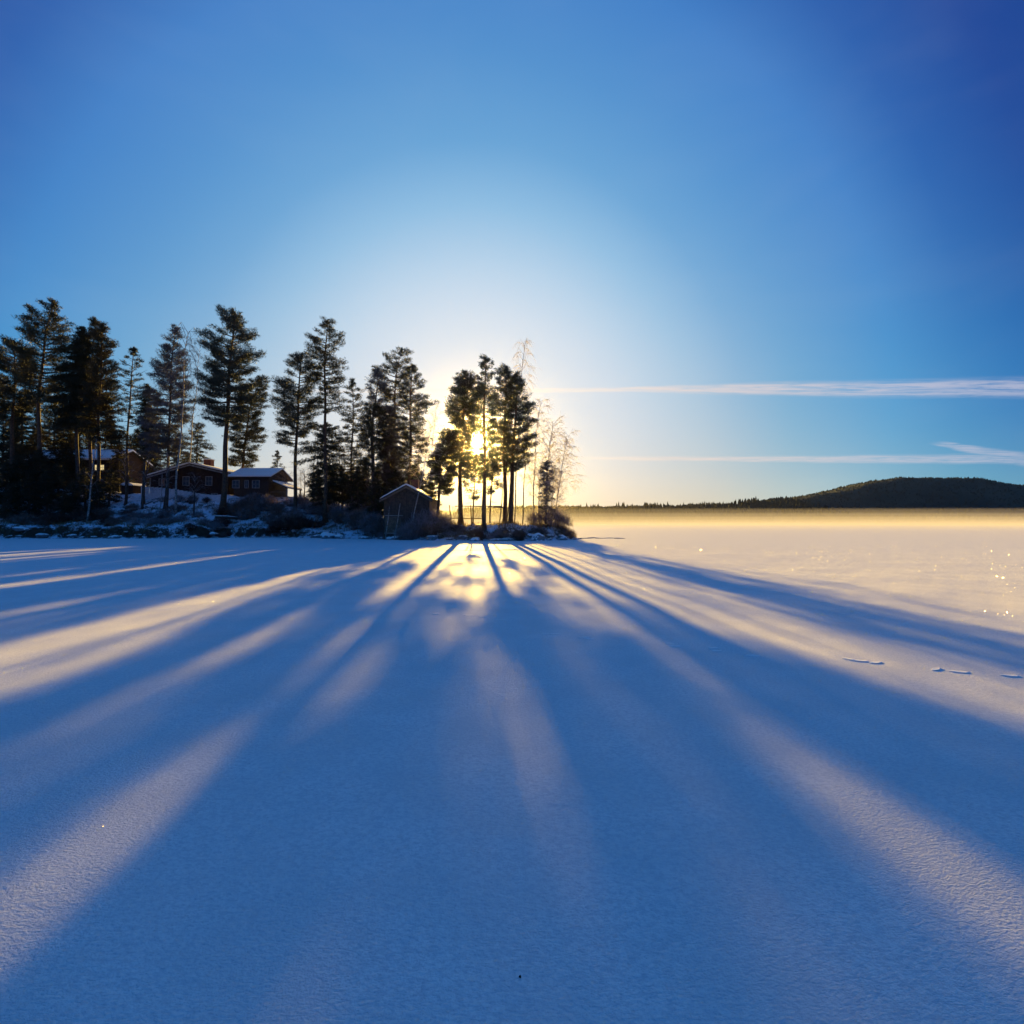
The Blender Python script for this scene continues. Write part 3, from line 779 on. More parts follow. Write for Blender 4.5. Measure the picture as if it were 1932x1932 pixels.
for (u, Y, k, s) in [(592, 66, 3, .55), (630, 70, 2, .50), (655, 72, 3, .8), (672, 64, 3, .75), (690, 70, 2, .62), (735, 62, 3, .9), (715, 66, 3, .95), (756, 64, 2, .62), (600, 78, 0, .42), (645, 60, 3, .85), (676, 56, 3, .8), (708, 53.5, 3, .75), (728, 57, 3, .95), (748, 54, 3, .9), (770, 56, 3, 1.0), (796, 57, 3, .95), (812, 60, 3, .9), (784, 62, 2, .66), (690, 60, 2, .6), (662, 66, 2, .6), (622, 62, 3, .75)]:
    slots.append((u, Y, k, s, 'backlit thicket conifer', 'conifers in the backlit thicket'))
used = set()
for i, (u, Y, k, s, lab, grp) in enumerate(slots):
    X = (u - 966) / F * Y
    loc = (X, Y, hz(X, Y) - .15)
    o = pr[k] if k not in used else dup(pr[k], loc)
    used.add(k)
    o.location = loc; o.rotation_euler = (0, 0, rs.rand() * 6.28); q = s * rs.uniform(.94, 1.06); o.scale = (q * rs.uniform(.9, 1.15), q * rs.uniform(.9, 1.15), q)
    size = 'tall' if o.scale.z * [12.5, 13.5, 10.5, 6.5][k] > 10 else ('small' if o.scale.z * [12.5, 13.5, 10.5, 6.5][k] < 4.6 else 'middling')
    o['label'] = size + ' ' + lab + ' ' + near(u); o['group'] = grp
# slender trunks that show pale in front of the wood and in the thicket
def pole(label, pts, Y, r, bark='bark', group=None, name='young_tree', nb=10, m='twig'):
    return birch(label, pts, Y, .7, r0=r, m=m, bark=bark, nbr=nb, droop=.3, start=.35, K=6, group=group, name=name)
pole('pale leaning trunk at the foot of the dark left wood', tk(g1, [(645, 1740), (665, 1500), (700, 1270), (715, 1120)]), 53, .09, 'birch')
pole('dark bare trunk in front of the left end of the white fence', tk(g2, [(260, 1555), (280, 1380), (310, 1180)]), 57, .13, 'bark_dark')
pole('thin dark trunk over the snow bank left of the fence', tk(g2, [(115, 1590), (120, 1400), (125, 1180)]), 57.5, .08, 'bark_dark')
pole('straight dark trunk before the middle of the white fence', tk(g2, [(450, 1640), (460, 1400), (470, 1150)]), 55.8, .14, 'bark_dark')
pole('short dark trunk before the right end of the white fence', tk(g2, [(672, 1700), (680, 1500), (682, 1340)]), 55, .09, 'bark_dark', nb=14)
pole('thin pale sapling against the cottage wall', tk(g2, [(395, 1680), (415, 1400), (425, 1250)]), 54.5, .04, 'birch')
for (u0, v0, u1, v1, Y) in [(590, 958, 592, 860, 60), (600, 962, 598, 850, 62), (640, 965, 641, 830, 60), (655, 972, 657, 860, 62), (668, 975, 668, 850, 60), (679, 976, 680, 850, 61), (693, 980, 694, 850, 58),
                             (710, 985, 712, 870, 56), (717, 985, 716, 880, 58), (575, 950, 574, 890, 66), (625, 960, 622, 880, 64), (647, 965, 650, 880, 66)]:
    pole('thin bare thicket trunk ' + ('taller, ' if v1 < 855 else 'shorter, ') + near(u0), [(u0, v0), ((u0 + u1) / 2 + 1, (v0 + v1) / 2), (u1, v1)], Y, .075, 'bark_dark',
         'thin trunks of the backlit thicket', nb=16)
# ------------------------------------------------------------------ buildings
def gable_house(root, w, d, zw, zr, m, over=.45, snow=.22, axis='y', xr=None, zw2=None):
    """axis 'y': gable faces the camera (-y). w along x, d along y, root at front-left floor corner. axis 'x': ridge along x."""
    th = .12
    if axis == 'y':
        xr = w / 2 if xr is None else xr
        zw2 = zw if zw2 is None else zw2
        MB().poly_prism([(0, -1.2), (w, -1.2), (w, zw2), (xr, zr), (0, zw)], 0, d).build('wall', M[m], root)
        sl, sr = (zr - zw) / xr, (zr - zw2) / (w - xr)
        a = (-over, zw - over * sl); b = (xr, zr); c = (w + over, zw2 - over * sr)
        k1, k2 = .02, .02 + th
        rf = MB().poly_prism([(a[0], a[1] + k1), (b[0], b[1] + k1), (c[0], c[1] + k1), (c[0], c[1] + k2), (b[0], b[1] + k2), (a[0], a[1] + k2)], -over, d + over).build('roof', M['wall2'], root)
        n = 14; top = []
        for i in range(n + 1):
            x = a[0] + .04 + (c[0] - a[0] - .08) * i / n
            zz_ = (b[1] - (b[0] - x) * sl) if x < b[0] else (b[1] - (x - b[0]) * sr)
            edge = 1 - abs(2 * i / n - 1) ** 8
            top.append((x, zz_ + k2 + snow * (.35 + .65 * edge) + .02 * math.sin(i * 2.3)))
        bot = [(a[0] + .04, a[1] + k2 + .004), (b[0], b[1] + k2 + .004), (c[0] - .04, c[1] + k2 + .004)]
        MB().poly_prism(bot + top[::-1], -over + .03, d + over - .03).build('roof_snow', M['snow'], rf)
        # bargeboards
        bb = MB(); t = .16
        bb.poly_prism([(a[0], a[1] - t), (b[0], b[1] - t), (c[0], c[1] - t), (c[0], c[1] + k1 - .005), (b[0], b[1] + k1 - .005), (a[0], a[1] + k1 - .005)], -over + .005, -over + .04)
        bb.build('bargeboard', M['wood'] if m == 'shed' else M['trim'], rf)
    else:
        MB().box(0, w, 0, d, -1.2, zw).build('wall', M[m], root)
        for x0 in (0, w - .15):
            g = MB(); b0 = 0
            g.v += [(x0, 0, zw), (x0, d, zw), (x0, d / 2, zr), (x0 + .15, 0, zw), (x0 + .15, d, zw), (x0 + .15, d / 2, zr)]
            g.f += [(b0, b0 + 2, b0 + 1), (b0 + 3, b0 + 4, b0 + 5), (b0, b0 + 3, b0 + 5, b0 + 2), (b0 + 1, b0 + 2, b0 + 5, b0 + 4)]
            g.build('gable', M[m], root)
        s = (zr - zw) / (d / 2)
        def slab(k1, k2, ins, name, mm, par):
            q = MB(); b0 = 0
            ya, yb = -over + ins, d + over - ins
            za = zw - (over - ins) * s
            pts = [(ya, za + k1), (d / 2, zr + k1), (yb, za + k1), (yb, za + k2), (d / 2, zr + k2), (ya, za + k2)]
            x0, x1 = -over + ins, w + over - ins
            q.v = [(x0, y, z) for y, z in pts] + [(x1, y, z) for y, z in pts]
            q.f = [(5, 4, 3, 2, 1, 0), (6, 7, 8, 9, 10, 11)] + [(i, (i + 1) % 6, (i + 1) % 6 + 6, i + 6) for i in range(6)]
            return q.build(name, M[mm], par)
        rf = slab(.02, .14, 0, 'roof', 'wall2', root)
        slab(.144, .144 + snow, .03, 'roof_snow', 'snow', rf)
    return rf

def window(root, x, z, w, h, y=-.02, lit=False, rows=2, cols=2, name='window'):  # lit swaps the glass for the pane with the added glow
    f = MB(); t = .07
    for bx in ((x, x + t, z, z + h), (x + w - t, x + w, z, z + h), (x + t, x + w - t, z, z + t), (x + t, x + w - t, z + h - t, z + h)):
        f.box(bx[0], bx[1], y - .05, y + .015, bx[2], bx[3])
    for c in range(1, cols):
        cx_ = x + w * c / cols; f.box(cx_ - .015, cx_ + .015, y - .035, y + .01, z + t, z + h - t)
    for r in range(1, rows):
        cz = z + h * r / rows; f.box(x + t, x + w - t, y - .030, y + .008, cz - .015, cz + .015)
    o = f.build(name, M['trim'], root)
    MB().box(x + t, x + w - t, y - .012, y + .012, z + t, z + h - t).build('pane', added_glow_m if lit else M['glass'], o)
    return o

# main cottage, gable towards the lake
Yc = 63.0
xl, xr_ = P(283, 900, Yc).x, P(431, 900, Yc).x
ax_ = P(362, 874, Yc).x - xl
fl = P(0, 934, Yc).z
cot = thing('cottage', 'long low dark-red cottage with a wide snow-covered gable behind the white fence', 'cottage', (xl, Yc, fl))
zw_l = P(0, 900, Yc).z - fl; zr_c = P(0, 877, Yc).z - fl; zw_r = P(0, 893, Yc).z - fl
gable_house(cot, xr_ - xl, 9, zw_l, zr_c, 'wall', .5, .20, 'y', ax_, zw_r)
for (u0, v0, w_, h_, lab) in [(345, 903, .85, 1.15, None), (388, 903, .85, 1.15, None), (300, 905, .7, .9, None), (399, 929, .8, .42, 'low white-framed basement window')]:
    p = P(u0, v0, Yc)
    wn = window(cot, p.x - xl, p.z - fl - h_ / 2 - .3, w_, h_, rows=2 if h_ > .6 else 1)
    if lab: wn['label'] = lab
cb = MB().box(-.02, .12, -.04, -.001, 0, zw_l - .1).build('corner_board', M['trim'], cot)
vb = MB()
for i in range(int((xr_ - xl) / .3)):
    x = .2 + i * .3
    zt_ = zw_l + (zr_c - zw_l) * min(x / ax_, 1) if x < ax_ else zr_c - (zr_c - zw_r) * (x - ax_) / (xr_ - xl - ax_)
    vb.box(x, x + .045, -.016, -.001, -1.0, zt_ - .12)
vb.build('wall_battens', M['wall'], cot)
ch = MB(); px_ = P(395, 870, Yc + 4)
chx = px_.x - xl - .5
ch.box(chx, chx + .9, 3.6, 4.4, zr_c - 1.2, px_.z - fl + .15); chm = ch.build('chimney', M['brick'], cot)
MB().box(chx - .06, chx + .96, 3.54, 4.46, px_.z - fl + .154, px_.z - fl + .25).build('chimney_cap', M['snow'], chm)

# wing to the right, ridge along the shore
Yw = 62.0
xw0, xw1 = P(441, 900, Yw).x, P(507, 900, Yw).x
flw = P(0, 936, Yw).z
wing = thing('cottage_wing', 'lower brown cottage wing with a long blue-white snowy roof slope and open gable porch', 'cottage', (xw0, Yw, flw))
zww = P(0, 899, Yw).z - flw; zrw = P(0, 887.5, Yw + 2.6).z - flw
gable_house(wing, xw1 - xw0, 5.2, zww, zrw, 'wall2', .55, .16, 'x')
for (u0, w_) in [(455, .9), (475, .5), (492, .9)]:
    p = P(u0, 0, Yw); window(wing, p.x - xw0 - w_ / 2, .95, w_, 1.0)
# lean-to porch on its right end
pw = xw1 - xw0
pb = MB(); pb.v = [(pw + .35, .3, 1.75), (pw + 2.2, .3, .95), (pw + 2.2, 4.6, .95), (pw + .35, 4.6, 1.75), (pw + .35, .3, 1.85), (pw + 2.2, .3, 1.05), (pw + 2.2, 4.6, 1.05), (pw + .35, 4.6, 1.85)]
pb.f = [(3, 2, 1, 0), (4, 5, 6, 7), (0, 1, 5, 4), (1, 2, 6, 5), (2, 3, 7, 6), (3, 0, 4, 7)]
por = pb.build('porch_roof', M['wall2'], wing)
ps = MB(); ps.v = [(x, y, z + .104) for x, y, z in pb.v[:4]] + [(x, y, z + .24) for x, y, z in pb.v[:4]]; ps.f = pb.f; ps.build('porch_snow', M['snow'], por)
for y in (.45, 4.3):
    MB().box(pw + 1.95, pw + 2.07, y, y + .12, -1.0, 1.0).build('porch_post', M['trim'], wing)
rail = MB(); rail.box(pw + .1, pw + 2.0, .38, .43, .5, .6); rail.box(pw + .1, pw + 2.0, .38, .43, -.1, 0)
rail.build('porch_rail', M['wood'], wing)

# tall dark house deep in the left wood
Yh = 66.0
xh0, xh1 = P(62, 0, Yh).x, P(221, 0, Yh).x
flh = 5.0
hs = thing('wood_house', 'dark-red house half hidden in the left wood, snow on its roof and glow-painted panes', 'house', (xh0, Yh, flh))
zwh = P(0, 868, Yh).z - flh; zrh = P(0, 853, Yh + 3.5).z - flh
gable_house(hs, xh1 - xh0, 7, zwh, zrh, 'wall', .4, .22, 'x')
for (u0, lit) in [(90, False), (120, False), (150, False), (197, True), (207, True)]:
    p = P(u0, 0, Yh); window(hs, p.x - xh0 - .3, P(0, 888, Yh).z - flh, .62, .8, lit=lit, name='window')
vb = MB(); pf = P(100, 905, 60)

# white board fence stepping down the slope
fence = thing('board_fence', 'weathered white vertical-board fence below the dark-red cottage', 'fence')
fpts = [(266, 918, 60.0), (300, 920, 60), (335, 924, 59.6), (370, 930, 59.2), (400, 935, 59), (418, 939, 58.8)]
bd = MB()
top_at = lambda u: (float(np.interp(u, [q[0] for q in fpts], [q[1] for q in fpts])), float(np.interp(u, [q[0] for q in fpts], [q[2] for q in fpts])))
u = 266.0; k = 0
while u < 418:
    v, Yf = top_at(u); p = P(u, v, Yf); g_ = hz(p.x, Yf) - .1
    bd.box(p.x, p.x + .135, Yf, Yf + .025, min(g_, p.z - 1.3), p.z + .03 * ((k * 7) % 3 - 1))
    u += .165 / Yf * F; k += 1
bd.build('boards', M['white'], fence)
for uu in (266, 296, 326, 356, 386, 415):
    v, Yf = top_at(uu); p = P(uu, v, Yf)
    MB().box(p.x, p.x + .12, Yf + .03, Yf + .14, p.z - 1.9, p.z + .1).build('post', M['trim'], fence)

# low snow-topped shed at the end of the fence
Ys_ = 62.5
p0, p1 = P(243, 0, Ys_).x, P(264, 0, Ys_).x
fs = hz((p0 + p1) / 2, Ys_) - .1
shd = thing('low_shed', 'low dark shed under rounded snow at the left end of the white fence', 'shed', (p0, Ys_, fs))
MB().box(0, p1 - p0, 0, 2, -.5, P(0, 916, Ys_).z - fs).build('wall', M['wall'], shd)
zt_ = P(0, 916, Ys_).z - fs
arc = [(-.15 + (p1 - p0 + .3) * i / 8, zt_ + .004 + .35 * math.sin(math.pi * i / 8) ** .7 + .03) for i in range(9)]
MB().poly_prism([(-.15, zt_ + .004), (p1 - p0 + .15, zt_ + .004)] + arc[::-1], -.15, 2.15).build('roof_snow', M['snow'], shd)

# boathouse at the water's edge
Yb = 46.6
xb0, xb1 = P(729, 0, Yb).x, P(813, 0, Yb).x
flb = .45
bh = thing('boathouse', 'small weathered grey-brown boathouse with a snowy gable roof on the shore', 'boathouse', (xb0, Yb, flb))
zwb = P(0, 941, Yb).z - flb; zrb = P(0, 918, Yb).z - flb
gable_house(bh, xb1 - xb0, 5.0, zwb, zrb, 'shed', .34, .12, 'y')
vb = MB(); wbh = xb1 - xb0
for i in range(int(wbh / .2)):
    x = .1 + i * .2
    zt_ = zwb + (zrb - zwb) * (1 - abs(x - wbh / 2) / (wbh / 2))
    vb.box(x, x + .04, -.018, -.001, -.4, zt_ - .06)
vb.build('wall_battens', M['shed'], bh)
dr_ = MB().box(.15, 1.55, -.05, -.022, .05, 1.62).build('door', M['wood'], bh)
MB().box(.05, 1.75, -.075, -.052, 1.70, 1.78).build('door_beam', M['trim'], bh)
MB().box(.05, 1.75, -.075, -.052, .10, .17).build('door_beam', M['trim'], bh)
q = P(783, 913, Yb + 2.5)
vs_ = MB().box(q.x - xb0 - .3, q.x - xb0 + .35, 2.3, 2.9, zrb - .9, q.z - flb + .4).build('chimney', M['brick'], bh)
for i, (ua, va, ub, vb2) in enumerate([(727, 1003, 735, 955), (744, 1003, 755, 950)]):
    a_, b_ = P(ua, va, 45.2), P(ub, vb2, 46.3)
    a_.z = max(.15, hz(a_.x, a_.y))
    po = MB().tube([a_, (a_ + b_) / 2 + Vector((.03, 0, 0)), b_], [.04, .035, .025], 6).build('leaning_pole', M['birch'])
    tag(po, ['pale pole leaning on the left corner of the boathouse', 'pale pole leaning on the boathouse door'][i], 'pole', 'poles leaning on the boathouse')

# timber railing on the point, seen against the bright mist
Yr = 49.2
rl = thing('timber_railing', 'old timber railing with slanting balusters between the pine trunks on the point', 'railing')
def bar(a, b, t=.05, Y=Yr, par=rl, name='rail', m='wood'):
    A, B = P(a[0], a[1], Y), P(b[0], b[1], Y)
    return MB().tube([A, B], t, 5).build(name, M[m], par)
bar((858, 955), (947, 955)); bar((851, 977.5), (912, 978.5)); bar((930, 957), (953, 958))
bar((848, 953), (852, 992), .06, name='post'); bar((888, 953), (890, 992), .06, name='post'); bar((911, 953), (912, 992), .06, name='post'); bar((951, 953), (948, 994), .05, name='post')
for k in range(5): bar((853 + k * 3, 955 + k), (858 + k * 3, 978), .022, name='baluster')
for k in range(6): bar((893 + k * 3, 956), (897 + k * 3, 978), .022, name='baluster')

# fallen log on the slope
A, B = P(406, 980, 55), P(449, 977, 56)
A.z = hz(A.x, A.y) + .18; B.z = hz(B.x, B.y) + .22
lg = thing('fallen_log', 'fallen snow-dusted log lying on the bare slope below the cottages', 'log', tuple(A))
Bl = B - A
MB().tube([(0, 0, 0), tuple(Bl * .5 + Vector((0, 0, .04))), tuple(Bl)], [.16, .14, .11], 8).build('bark', M['bark_dark'], lg, True)
MB().tube([(0, 0, .12), tuple(Bl * .5 + Vector((0, 0, .15))), tuple(Bl + Vector((0, 0, .09)))], [.09, .10, .06], 6).build('snow_cap', M['snow'], lg, True)

# ------------------------------------------------------------------ rocks, shrubs, grass on the shore
def rock_mesh(name, seed, sx, sy, sz, snow=True):
    r_ = np.random.RandomState(seed)
    bm = bmesh.new(); bmesh.ops.create_icosphere(bm, subdivisions=3, radius=1)
    ph = r_.rand(6) * 6
    for v in bm.verts:
        c = v.co; k = 1 + .16 * math.sin(c.x * 3 + ph[0]) + .14 * math.sin(c.y * 4 + ph[1]) + .12 * math.sin(c.z * 3.5 + c.x * 2 + ph[2]) + .05 * math.sin(c.x * 9 + c.y * 7 + ph[3])
        v.co = Vector((c.x * sx * k, c.y * sy * k, c.z * sz * k))
    me = bpy.data.meshes.new(name); bm.to_mesh(me); bm.free()
    me.polygons.foreach_set('use_smooth', [True] * len(me.polygons))
    me.materials.append(M['rock'])
    me.materials.append(M['snow'])
    me.update()
    if snow:
        for p_ in me.polygons:
            if p_.normal.z > .42 + .12 * math.sin(p_.center.x * 9 + p_.center.y * 7): p_.material_index = 1
    return me
rmesh = [rock_mesh('rock', i, 1, .8, .62) for i in range(6)]
rocks = [(1016, 1012, 1.0, .95, 'biggest rounded boulder, capped with snow, near the right end of the point'),
         (816, 1015, .9, .5, 'flat snow-covered boulder on the shore below the drooping pine'),
         (1060, 1014, .75, .6, 'second snow-capped boulder right of the biggest one on the point'),
         (958, 1014, .5, .6, 'rounded stone at the water edge below the leaning pine'),
         (618, 1004, 1.4, .6, 'wide snow-covered boulder below the slender pine'),
         (640, 1008, .9, .7, 'snowy boulder touching the right side of the wide one below the slender pine'),
         (742, 1011, 1.1, .45, 'low slab of snow-covered rock before the boathouse corner'),
         (722, 1013, .6, .5, 'small snowy stone left of the boathouse slab'),
         (1085, 1015, .45, .4, 'outermost low stone at the very tip of the point')]
for i, (u, v, s, hh, lab) in enumerate(rocks):
    X = (u - 966) / F * 46; Yq = float(np.interp(X, FX, FY)) + .25; X = (u - 966) / F * Yq
    o = bpy.data.objects.new('boulder', rmesh[i % 6]); COL.objects.link(o)
    o.location = (X, Yq, hz(X, Yq) + .08 * s); o.scale = (s * .62, s * .6, s * hh); o.rotation_euler = (0, 0, i * 1.3)
    tag(o, lab, 'boulder')
n = 0
for u in np.linspace(5, 1092, 74):
    uu = u + rs.randn() * 5
    Yq = 50.0
    for _ in range(3):
        X = (uu - 966) / F * Yq; Yq = float(np.interp(X, FX, FY)) + abs(rs.randn()) * .6 - .1
    s = .12 + .42 * rs.rand() ** 2
    o = bpy.data.objects.new('shore_stone', rmesh[n % 6]); COL.objects.link(o); n += 1
    o.location = (X, Yq, hz(X, Yq) + s * .15); o.scale = (s * 1.3, s, s * rs.uniform(.5, .9)); o.rotation_euler = (0, 0, rs.rand() * 6)
    tag(o, ('small' if s < .32 else 'larger') + ' snow-dusted shore stone ' + near(uu), 'stone', 'stones along the shore')
for (u, v) in [(1108, 1016), (1118, 1015), (1131, 1016), (1148, 1015.5), (1168, 1016)]:
    d = ray(u, v); t = -EYE / d.z
    o = bpy.data.objects.new('reef_stone', rmesh[(n := n + 1) % 6]); COL.objects.link(o)
    o.location = (d.x * t, d.y * t, .02); s = rs.uniform(.15, .3); o.scale = (s * 2.2, s, s * .35)
    tag(o, 'flat stone breaking the ice off the tip of the point', 'stone', 'stones off the tip')

def shrub_mesh(name, h, w, n, m, seed, wd=.012, grass=False):
    r_ = np.random.RandomState(seed); T = []
    for i in range(n):
        a = r_.rand() * 6.28; rr = w * r_.rand() ** .6
        b = np.array([math.cos(a) * rr * .35, math.sin(a) * rr * .35, 0])
        tip = np.array([math.cos(a) * rr, math.sin(a) * rr, h * (1 - .5 * (rr / w) ** 2) * r_.uniform(.55, 1.05)])
        mid = (b + tip) * .5 + np.array([0, 0, h * .12]) + r_.randn(3) * .05 * h
        seg = [(b, mid, wd * 1.3), (mid, tip, wd)]
        if not grass:
            for _ in range(5):
                q = r_.uniform(.3, 1); s0 = mid * (1 - q) + tip * q
                seg.append((s0, s0 + (tip - b) * .18 + r_.randn(3) * .16 * h, wd * .8))
        for s1, s2, w_ in seg:
            dd = s2 - s1; wv = np.cross(dd, r_.randn(3)); wv = wv / (np.linalg.norm(wv) + 1e-6) * w_
            T.append((s1 - wv, s1 + wv, s2))
    o = tri_obj(name, np.array(T), M[m]); me = o.data; bpy.data.objects.remove(o); return me
SH = {k: [shrub_mesh('shrub', 1.0, w, n_, mm, s_, wd) for s_, w in ((1, .7), (2, .9), (3, .8))] for k, n_, mm, wd in
      (('b', 150, 'shrub', .014), ('r', 190, 'shrub_red', .016), ('f', 150, 'shrub_frost', .013))}
def shrub(u, Y, s, k, lab, grp, sw=1.0):
    X = (u - 966) / F * Y
    o = bpy.data.objects.new('shrub', random.choice(SH[k])); COL.objects.link(o)
    o.location = (X, Y, hz(X, Y) - .05); o.scale = (s * sw, s * sw, s); o.rotation_euler = (0, 0, random.random() * 6.28)
    tag(o, lab, 'shrub', grp)
SN = {'b': 'brown twiggy shrub ', 'r': 'dark reddish shrub ', 'f': 'pale frosted shrub '}
for i in range(48):
    u = rs.uniform(440, 722); Y = rs.uniform(54, 62) if u < 620 else rs.uniform(50, 57)
    if u < 600: lab, g_ = 'bare frosted shrub on the slope below the cottage wing', 'shrubs below the wing'
    else: lab, g_ = 'bare frosted shrub in the thicket left of the boathouse', 'shrubs left of the boathouse'
    k_ = 'f' if rs.rand() < .5 else 'b'; shrub(u, Y, rs.uniform(.9, 1.7), k_, SN[k_] + near(u), g_, 1.1)
for u, Y, s in [(528, 53.8, 1.2), (545, 53.6, 1.4), (562, 53.9, 1.3), (580, 54.2, 1.0), (515, 53.4, .8), (598, 54.6, .9)]:
    shrub(u, Y, s, 'r', 'dark reddish rounded shrub in the clump at the water edge below the wing', 'dark reddish shrubs at the water edge', 1.3)
for i in range(46):
    u = rs.uniform(190, 440); Y = rs.uniform(51, 59)
    k_ = str(rs.choice(['b', 'f', 'f', 'r'])); shrub(u, Y, rs.uniform(.4, 1.0), k_, SN[k_] + near(u), 'shrubs below the white fence', 1.2)
for i in range(26):
    u = rs.uniform(0, 200); Y = rs.uniform(51.5, 56)
    k_ = str(rs.choice(['b', 'r'])); shrub(u, Y, rs.uniform(.6, 1.3), k_, SN[k_] + near(u), 'shrubs at the edge of the left wood', 1.2)
for i in range(26):
    u = rs.uniform(700, 862); Y = float(np.interp((u - 966) / F * 46, FX, FY)) + rs.uniform(.3, 2.2)
    k_ = str(rs.choice(['b', 'f', 'f'])); shrub(u, Y, rs.uniform(.5, 1.25), k_, SN[k_] + near(u), 'shrubs round the boathouse', 1.15)
for i in range(30):
    u = rs.uniform(860, 1085); Y = float(np.interp((u - 966) / F * 46, FX, FY)) + rs.uniform(.2, 1.4)
    k_ = str(rs.choice(['b', 'b', 'r', 'f'])); shrub(u, Y, rs.uniform(.35, .85), k_, 'small ' + SN[k_] + near(u), 'shrubs on the bank of the point', 1.2)
for u, Y, s in [(1052, 47.4, 1.9), (1040, 47.0, 1.8), (1062, 47.6, 1.5), (1022, 47.2, 1.5), (1006, 47.3, 1.3), (796, 46.2, 2.2), (806, 46.0, 1.9), (785, 45.9, 1.8), (760, 45.8, 1.3), (772, 45.7, 1.7), (812, 46.3, 2.3), (819, 46.6, 1.8), (842, 46.5, 1.2), (832, 46.2, 1.2)]:
    lab = 'tall frosted shrub under the birches at the end of the point' if u > 900 else 'tall frosted shrub against the right half of the boathouse'
    shrub(u, Y, s, 'f', lab, 'tall frosted shrubs under the birches' if u > 900 else 'tall frosted shrubs by the boathouse', .8)
# dead grass fringe: one mass
T = []
N = 26000
uu = rs.rand(N) * 1095; 
X = (uu - 966) / F * 48; Yg = np.interp(X, FX, FY) + .25 + rs.rand(N) ** 1.3 * np.where(uu > 690, 3.5, 6.0)
X = (uu - 966) / F * Yg; Z = height(X, Yg)
ok = (Z > .1) & (vnoise(X, Yg, 1.1, 4) > -.25); X, Yg, Z = X[ok], Yg[ok], Z[ok]; N = len(X)
base = np.stack([X, Yg, Z], 1); tip = base + np.stack([rs.randn(N) * .12, rs.randn(N) * .12, .18 + .30 * rs.rand(N)], 1)
w = rs.randn(N, 3) * .011; w[:, 2] = 0
gr = tri_obj('dead_grass', np.stack([base - w, base + w, tip], 1), M['grass'])
tag(gr, 'dead straw-coloured grass fringing the shore', 'grass', kind='stuff')

# a dark scrap on the snow close to the camera
d = ray(981, 1838); t = -EYE / d.z
dbm = rock_mesh('debris', 9, 1, 1, 1, False); dbm.materials.clear(); dbm.materials.append(M['debris'])
o = bpy.data.objects.new('bark_scrap', dbm); COL.objects.link(o); o.location = (d.x * t, d.y * t, float(ice_z(np.array(d.x * t), np.array(d.y * t))) + .004)
o.scale = (.004, .0055, .003); tag(o, 'tiny dark scrap lying alone on the snow in the foreground', 'debris')

# ice crystals on the crust that catch the light
N = 20000
a = (rs.rand(N) - .5) * 1.75; dd = 1.9 * np.exp(rs.rand(N) ** .8 * math.log(34 / 1.9))
X = np.tan(a * .9) * dd; Yg = dd
half = (np.array(SUN_DIR)[None] + np.stack([-X, -Yg, np.full(N, EYE)], 1) / np.sqrt(X ** 2 + Yg ** 2 + EYE ** 2)[:, None])
half /= np.linalg.norm(half, axis=1, keepdims=True)
nn = half + rs.randn(N, 3) * .35; nn /= np.linalg.norm(nn, axis=1, keepdims=True)
e1 = np.cross(nn, rs.randn(N, 3)); e1 /= np.linalg.norm(e1, axis=1, keepdims=True); e2 = np.cross(nn, e1)
sz = (.00048 * (dd ** .85))[:, None] * (.6 + .8 * rs.rand(N, 1))
c0 = np.stack([X, Yg, ice_z(X, Yg) + .006], 1)
V = np.stack([c0 + e1 * sz, c0 - e1 * sz * .5 + e2 * sz * .86, c0 - e1 * sz * .5 - e2 * sz * .86], 1)
cm = bpy.data.materials.new('ice_crystal'); cm.use_nodes = True
_b = cm.node_tree.nodes['Principled BSDF']; _b.inputs['Metallic'].default_value = 1; _b.inputs['Base Color'].default_value = (.95, .97, 1, 1); _b.inputs['Roughness'].default_value = .22
cr = tri_obj('ice_crystals', V, cm)
tag(cr, 'scattered hoar crystals glinting on the snow crust', 'ice crystals', kind='stuff')

# ------------------------------------------------------------------ far shore
HU = [300, 700, 1040, 1150, 1250, 1290, 1330, 1380, 1440, 1477, 1537, 1593, 1649, 1700, 1815, 1871, 1932, 2100, 2400]
HV = [966, 965, 962, 962, 961, 959, 957, 957, 952, 943, 932, 920, 907, 902, 903, 914, 917, 930, 950]
Yh_ = 620.0
hx = np.array([P(u, v, Yh_).x for u, v in zip(HU, HV)]); hv = np.array([P(u, v, Yh_).z for u, v in zip(HU, HV)])
def hill_z(X, Y):
    peak = np.interp(X, hx, hv)
    s0 = 430
    r_ = sm((Y - s0) / (Yh_ - s0)) ; f_ = sm((860 - Y) / 240)
    return peak * r_ * f_ + (vnoise(X, Y, .035, 2) * 1.3 + vnoise(X, Y, .12, 3) * .5) * r_ * f_ - .3
hill = grid_mesh('hills', np.linspace(-520, 900, 240), np.linspace(428, 860, 70), hill_z, M['hill'])
tag(hill, 'long wooded hill beyond the misty lake', None, kind='structure')
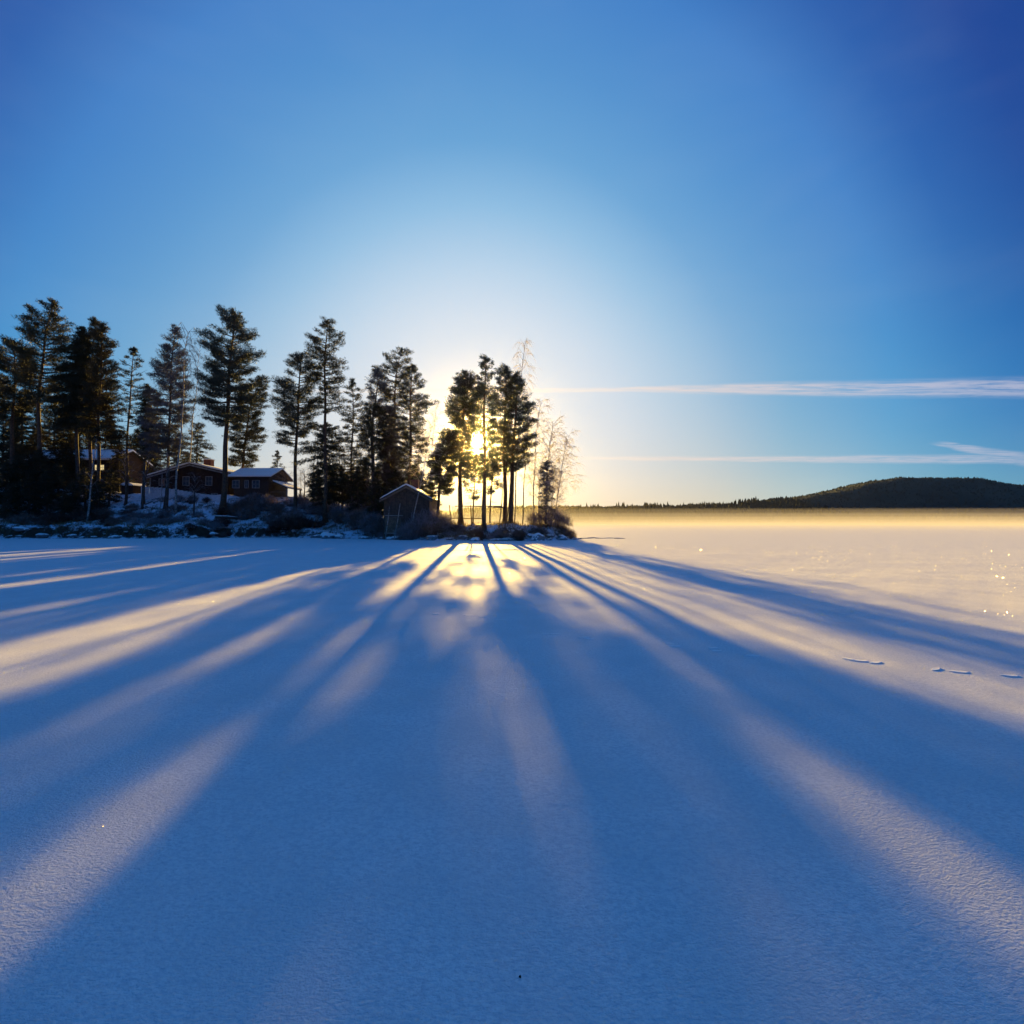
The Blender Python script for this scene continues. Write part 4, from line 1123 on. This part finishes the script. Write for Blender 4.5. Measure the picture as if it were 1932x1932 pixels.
# the spruce forest on it: one mass of small tiered crowns
def cone_tree(r_, tiers=3, seg=6):
    V = []; Fc = []
    for t in range(tiers):
        z0 = .12 + .26 * t; z1 = z0 + .40 if t < tiers - 1 else 1.0; rr = .26 * (1 - t / tiers * .72)
        b = len(V)
        for k in range(seg):
            a = 6.283 * k / seg + r_.rand() * .4; q = rr * r_.uniform(.7, 1.2); V.append((math.cos(a) * q, math.sin(a) * q, z0 - r_.rand() * .04))
        V.append((r_.randn() * .02, r_.randn() * .02, z1))
        Fc += [(b + k, b + (k + 1) % seg, b + seg) for k in range(seg)]
    V = np.array(V); return V[np.array(Fc)]
pt = [cone_tree(np.random.RandomState(i)) for i in range(6)]
chunks = []
def plant(x, y, h, wd=1.0):
    z = float(hill_z(np.array(x), np.array(y)))
    if z < -.2: return
    t = pt[rs.randint(6)] * np.array([h * wd, h * wd, h]); a = rs.rand() * 6.28; c, s_ = math.cos(a), math.sin(a)
    q = t.copy(); q[..., 0] = t[..., 0] * c - t[..., 1] * s_; q[..., 1] = t[..., 0] * s_ + t[..., 1] * c
    chunks.append(q + np.array([x, y, z - .5]))
for _ in range(9000):
    y = rs.uniform(440, 650); x = rs.uniform(-60, 720)
    pk = float(np.interp(x, hx, hv)); plant(x, y, rs.uniform(4.0, 6.5) * (1.0 if pk < 28 else .38), 1.7)
for _ in range(1500):
    y = rs.uniform(434, 462); x = rs.uniform(-160, 480); plant(x, y, rs.uniform(4.5, 8.5), .9)
for (ua, ub, n_, h0, h1) in [(1385, 1432, 60, 8, 11.5), (1212, 1262, 30, 7, 10), (1100, 1130, 6, 8, 12), (1320, 1380, 40, 6, 8.5), (1050, 1400, 150, 4, 8.5), (1160, 1180, 6, 9, 12)]:
    for _ in range(n_):
        y = rs.uniform(585, 630); plant((rs.uniform(ua, ub) - 966) / F * y, y, rs.uniform(h0, h1), .7)
fo = tri_obj('distant_forest', np.concatenate(chunks), M['forest'])
tag(fo, 'far-off spruce forest along the opposite shore and hill', 'forest', kind='stuff')

# ------------------------------------------------------------------ air: even haze, and the fog bank lying on the far ice
hb = MB().box(-930, 930, -230, 930, -1.6, 72).build('haze', None)
hm = bpy.data.materials.new('haze'); hm.use_nodes = True; hm.node_tree.nodes.clear()
T = NT(hm.node_tree); pv = T.n('ShaderNodeVolumePrincipled'); ho = T.n('ShaderNodeOutputMaterial')
pv.inputs['Color'].default_value = (.95, .93, .90, 1); pv.inputs['Density'].default_value = HAZE_D; pv.inputs['Anisotropy'].default_value = .97
hm.node_tree.links.new(pv.outputs[0], ho.inputs['Volume']); hb.data.materials.append(hm)
tag(hb, 'thin cold haze filling the air over the lake', None, kind='stuff')
for i, (y0, y1, h, den) in enumerate(FOG):
    ym = y0 + (y1 - y0) * .75
    x_ = 905 - i; z_ = .06 + .01 * i
    b = MB(); b.v = [(x, y, z) for x in (-x_, x_) for y, z in ((y0, z_), (y1, z_), (y1, h), (ym, h), (y0, z_ + .12))]
    b.f = [(4, 3, 2, 1, 0), (5, 6, 7, 8, 9)] + [(k, (k + 1) % 5, (k + 1) % 5 + 5, k + 5) for k in range(5)]
    b = b.build('fog_bank', None)
    fm = bpy.data.materials.new('fog_bank'); fm.use_nodes = True; fm.node_tree.nodes.clear()
    T = NT(fm.node_tree); pv = T.n('ShaderNodeVolumePrincipled'); ho = T.n('ShaderNodeOutputMaterial')
    pv.inputs['Color'].default_value = (.72, .73, .86, 1); pv.inputs['Density'].default_value = den; pv.inputs['Anisotropy'].default_value = .1
    fm.node_tree.links.new(pv.outputs[0], ho.inputs['Volume']); b.data.materials.append(fm)
    tag(b, ['lowest', 'second lowest', 'third', 'fourth', 'fifth', 'uppermost'][i] + ' thin layer of sunlit fog over the far ice', 'fog', kind='stuff')
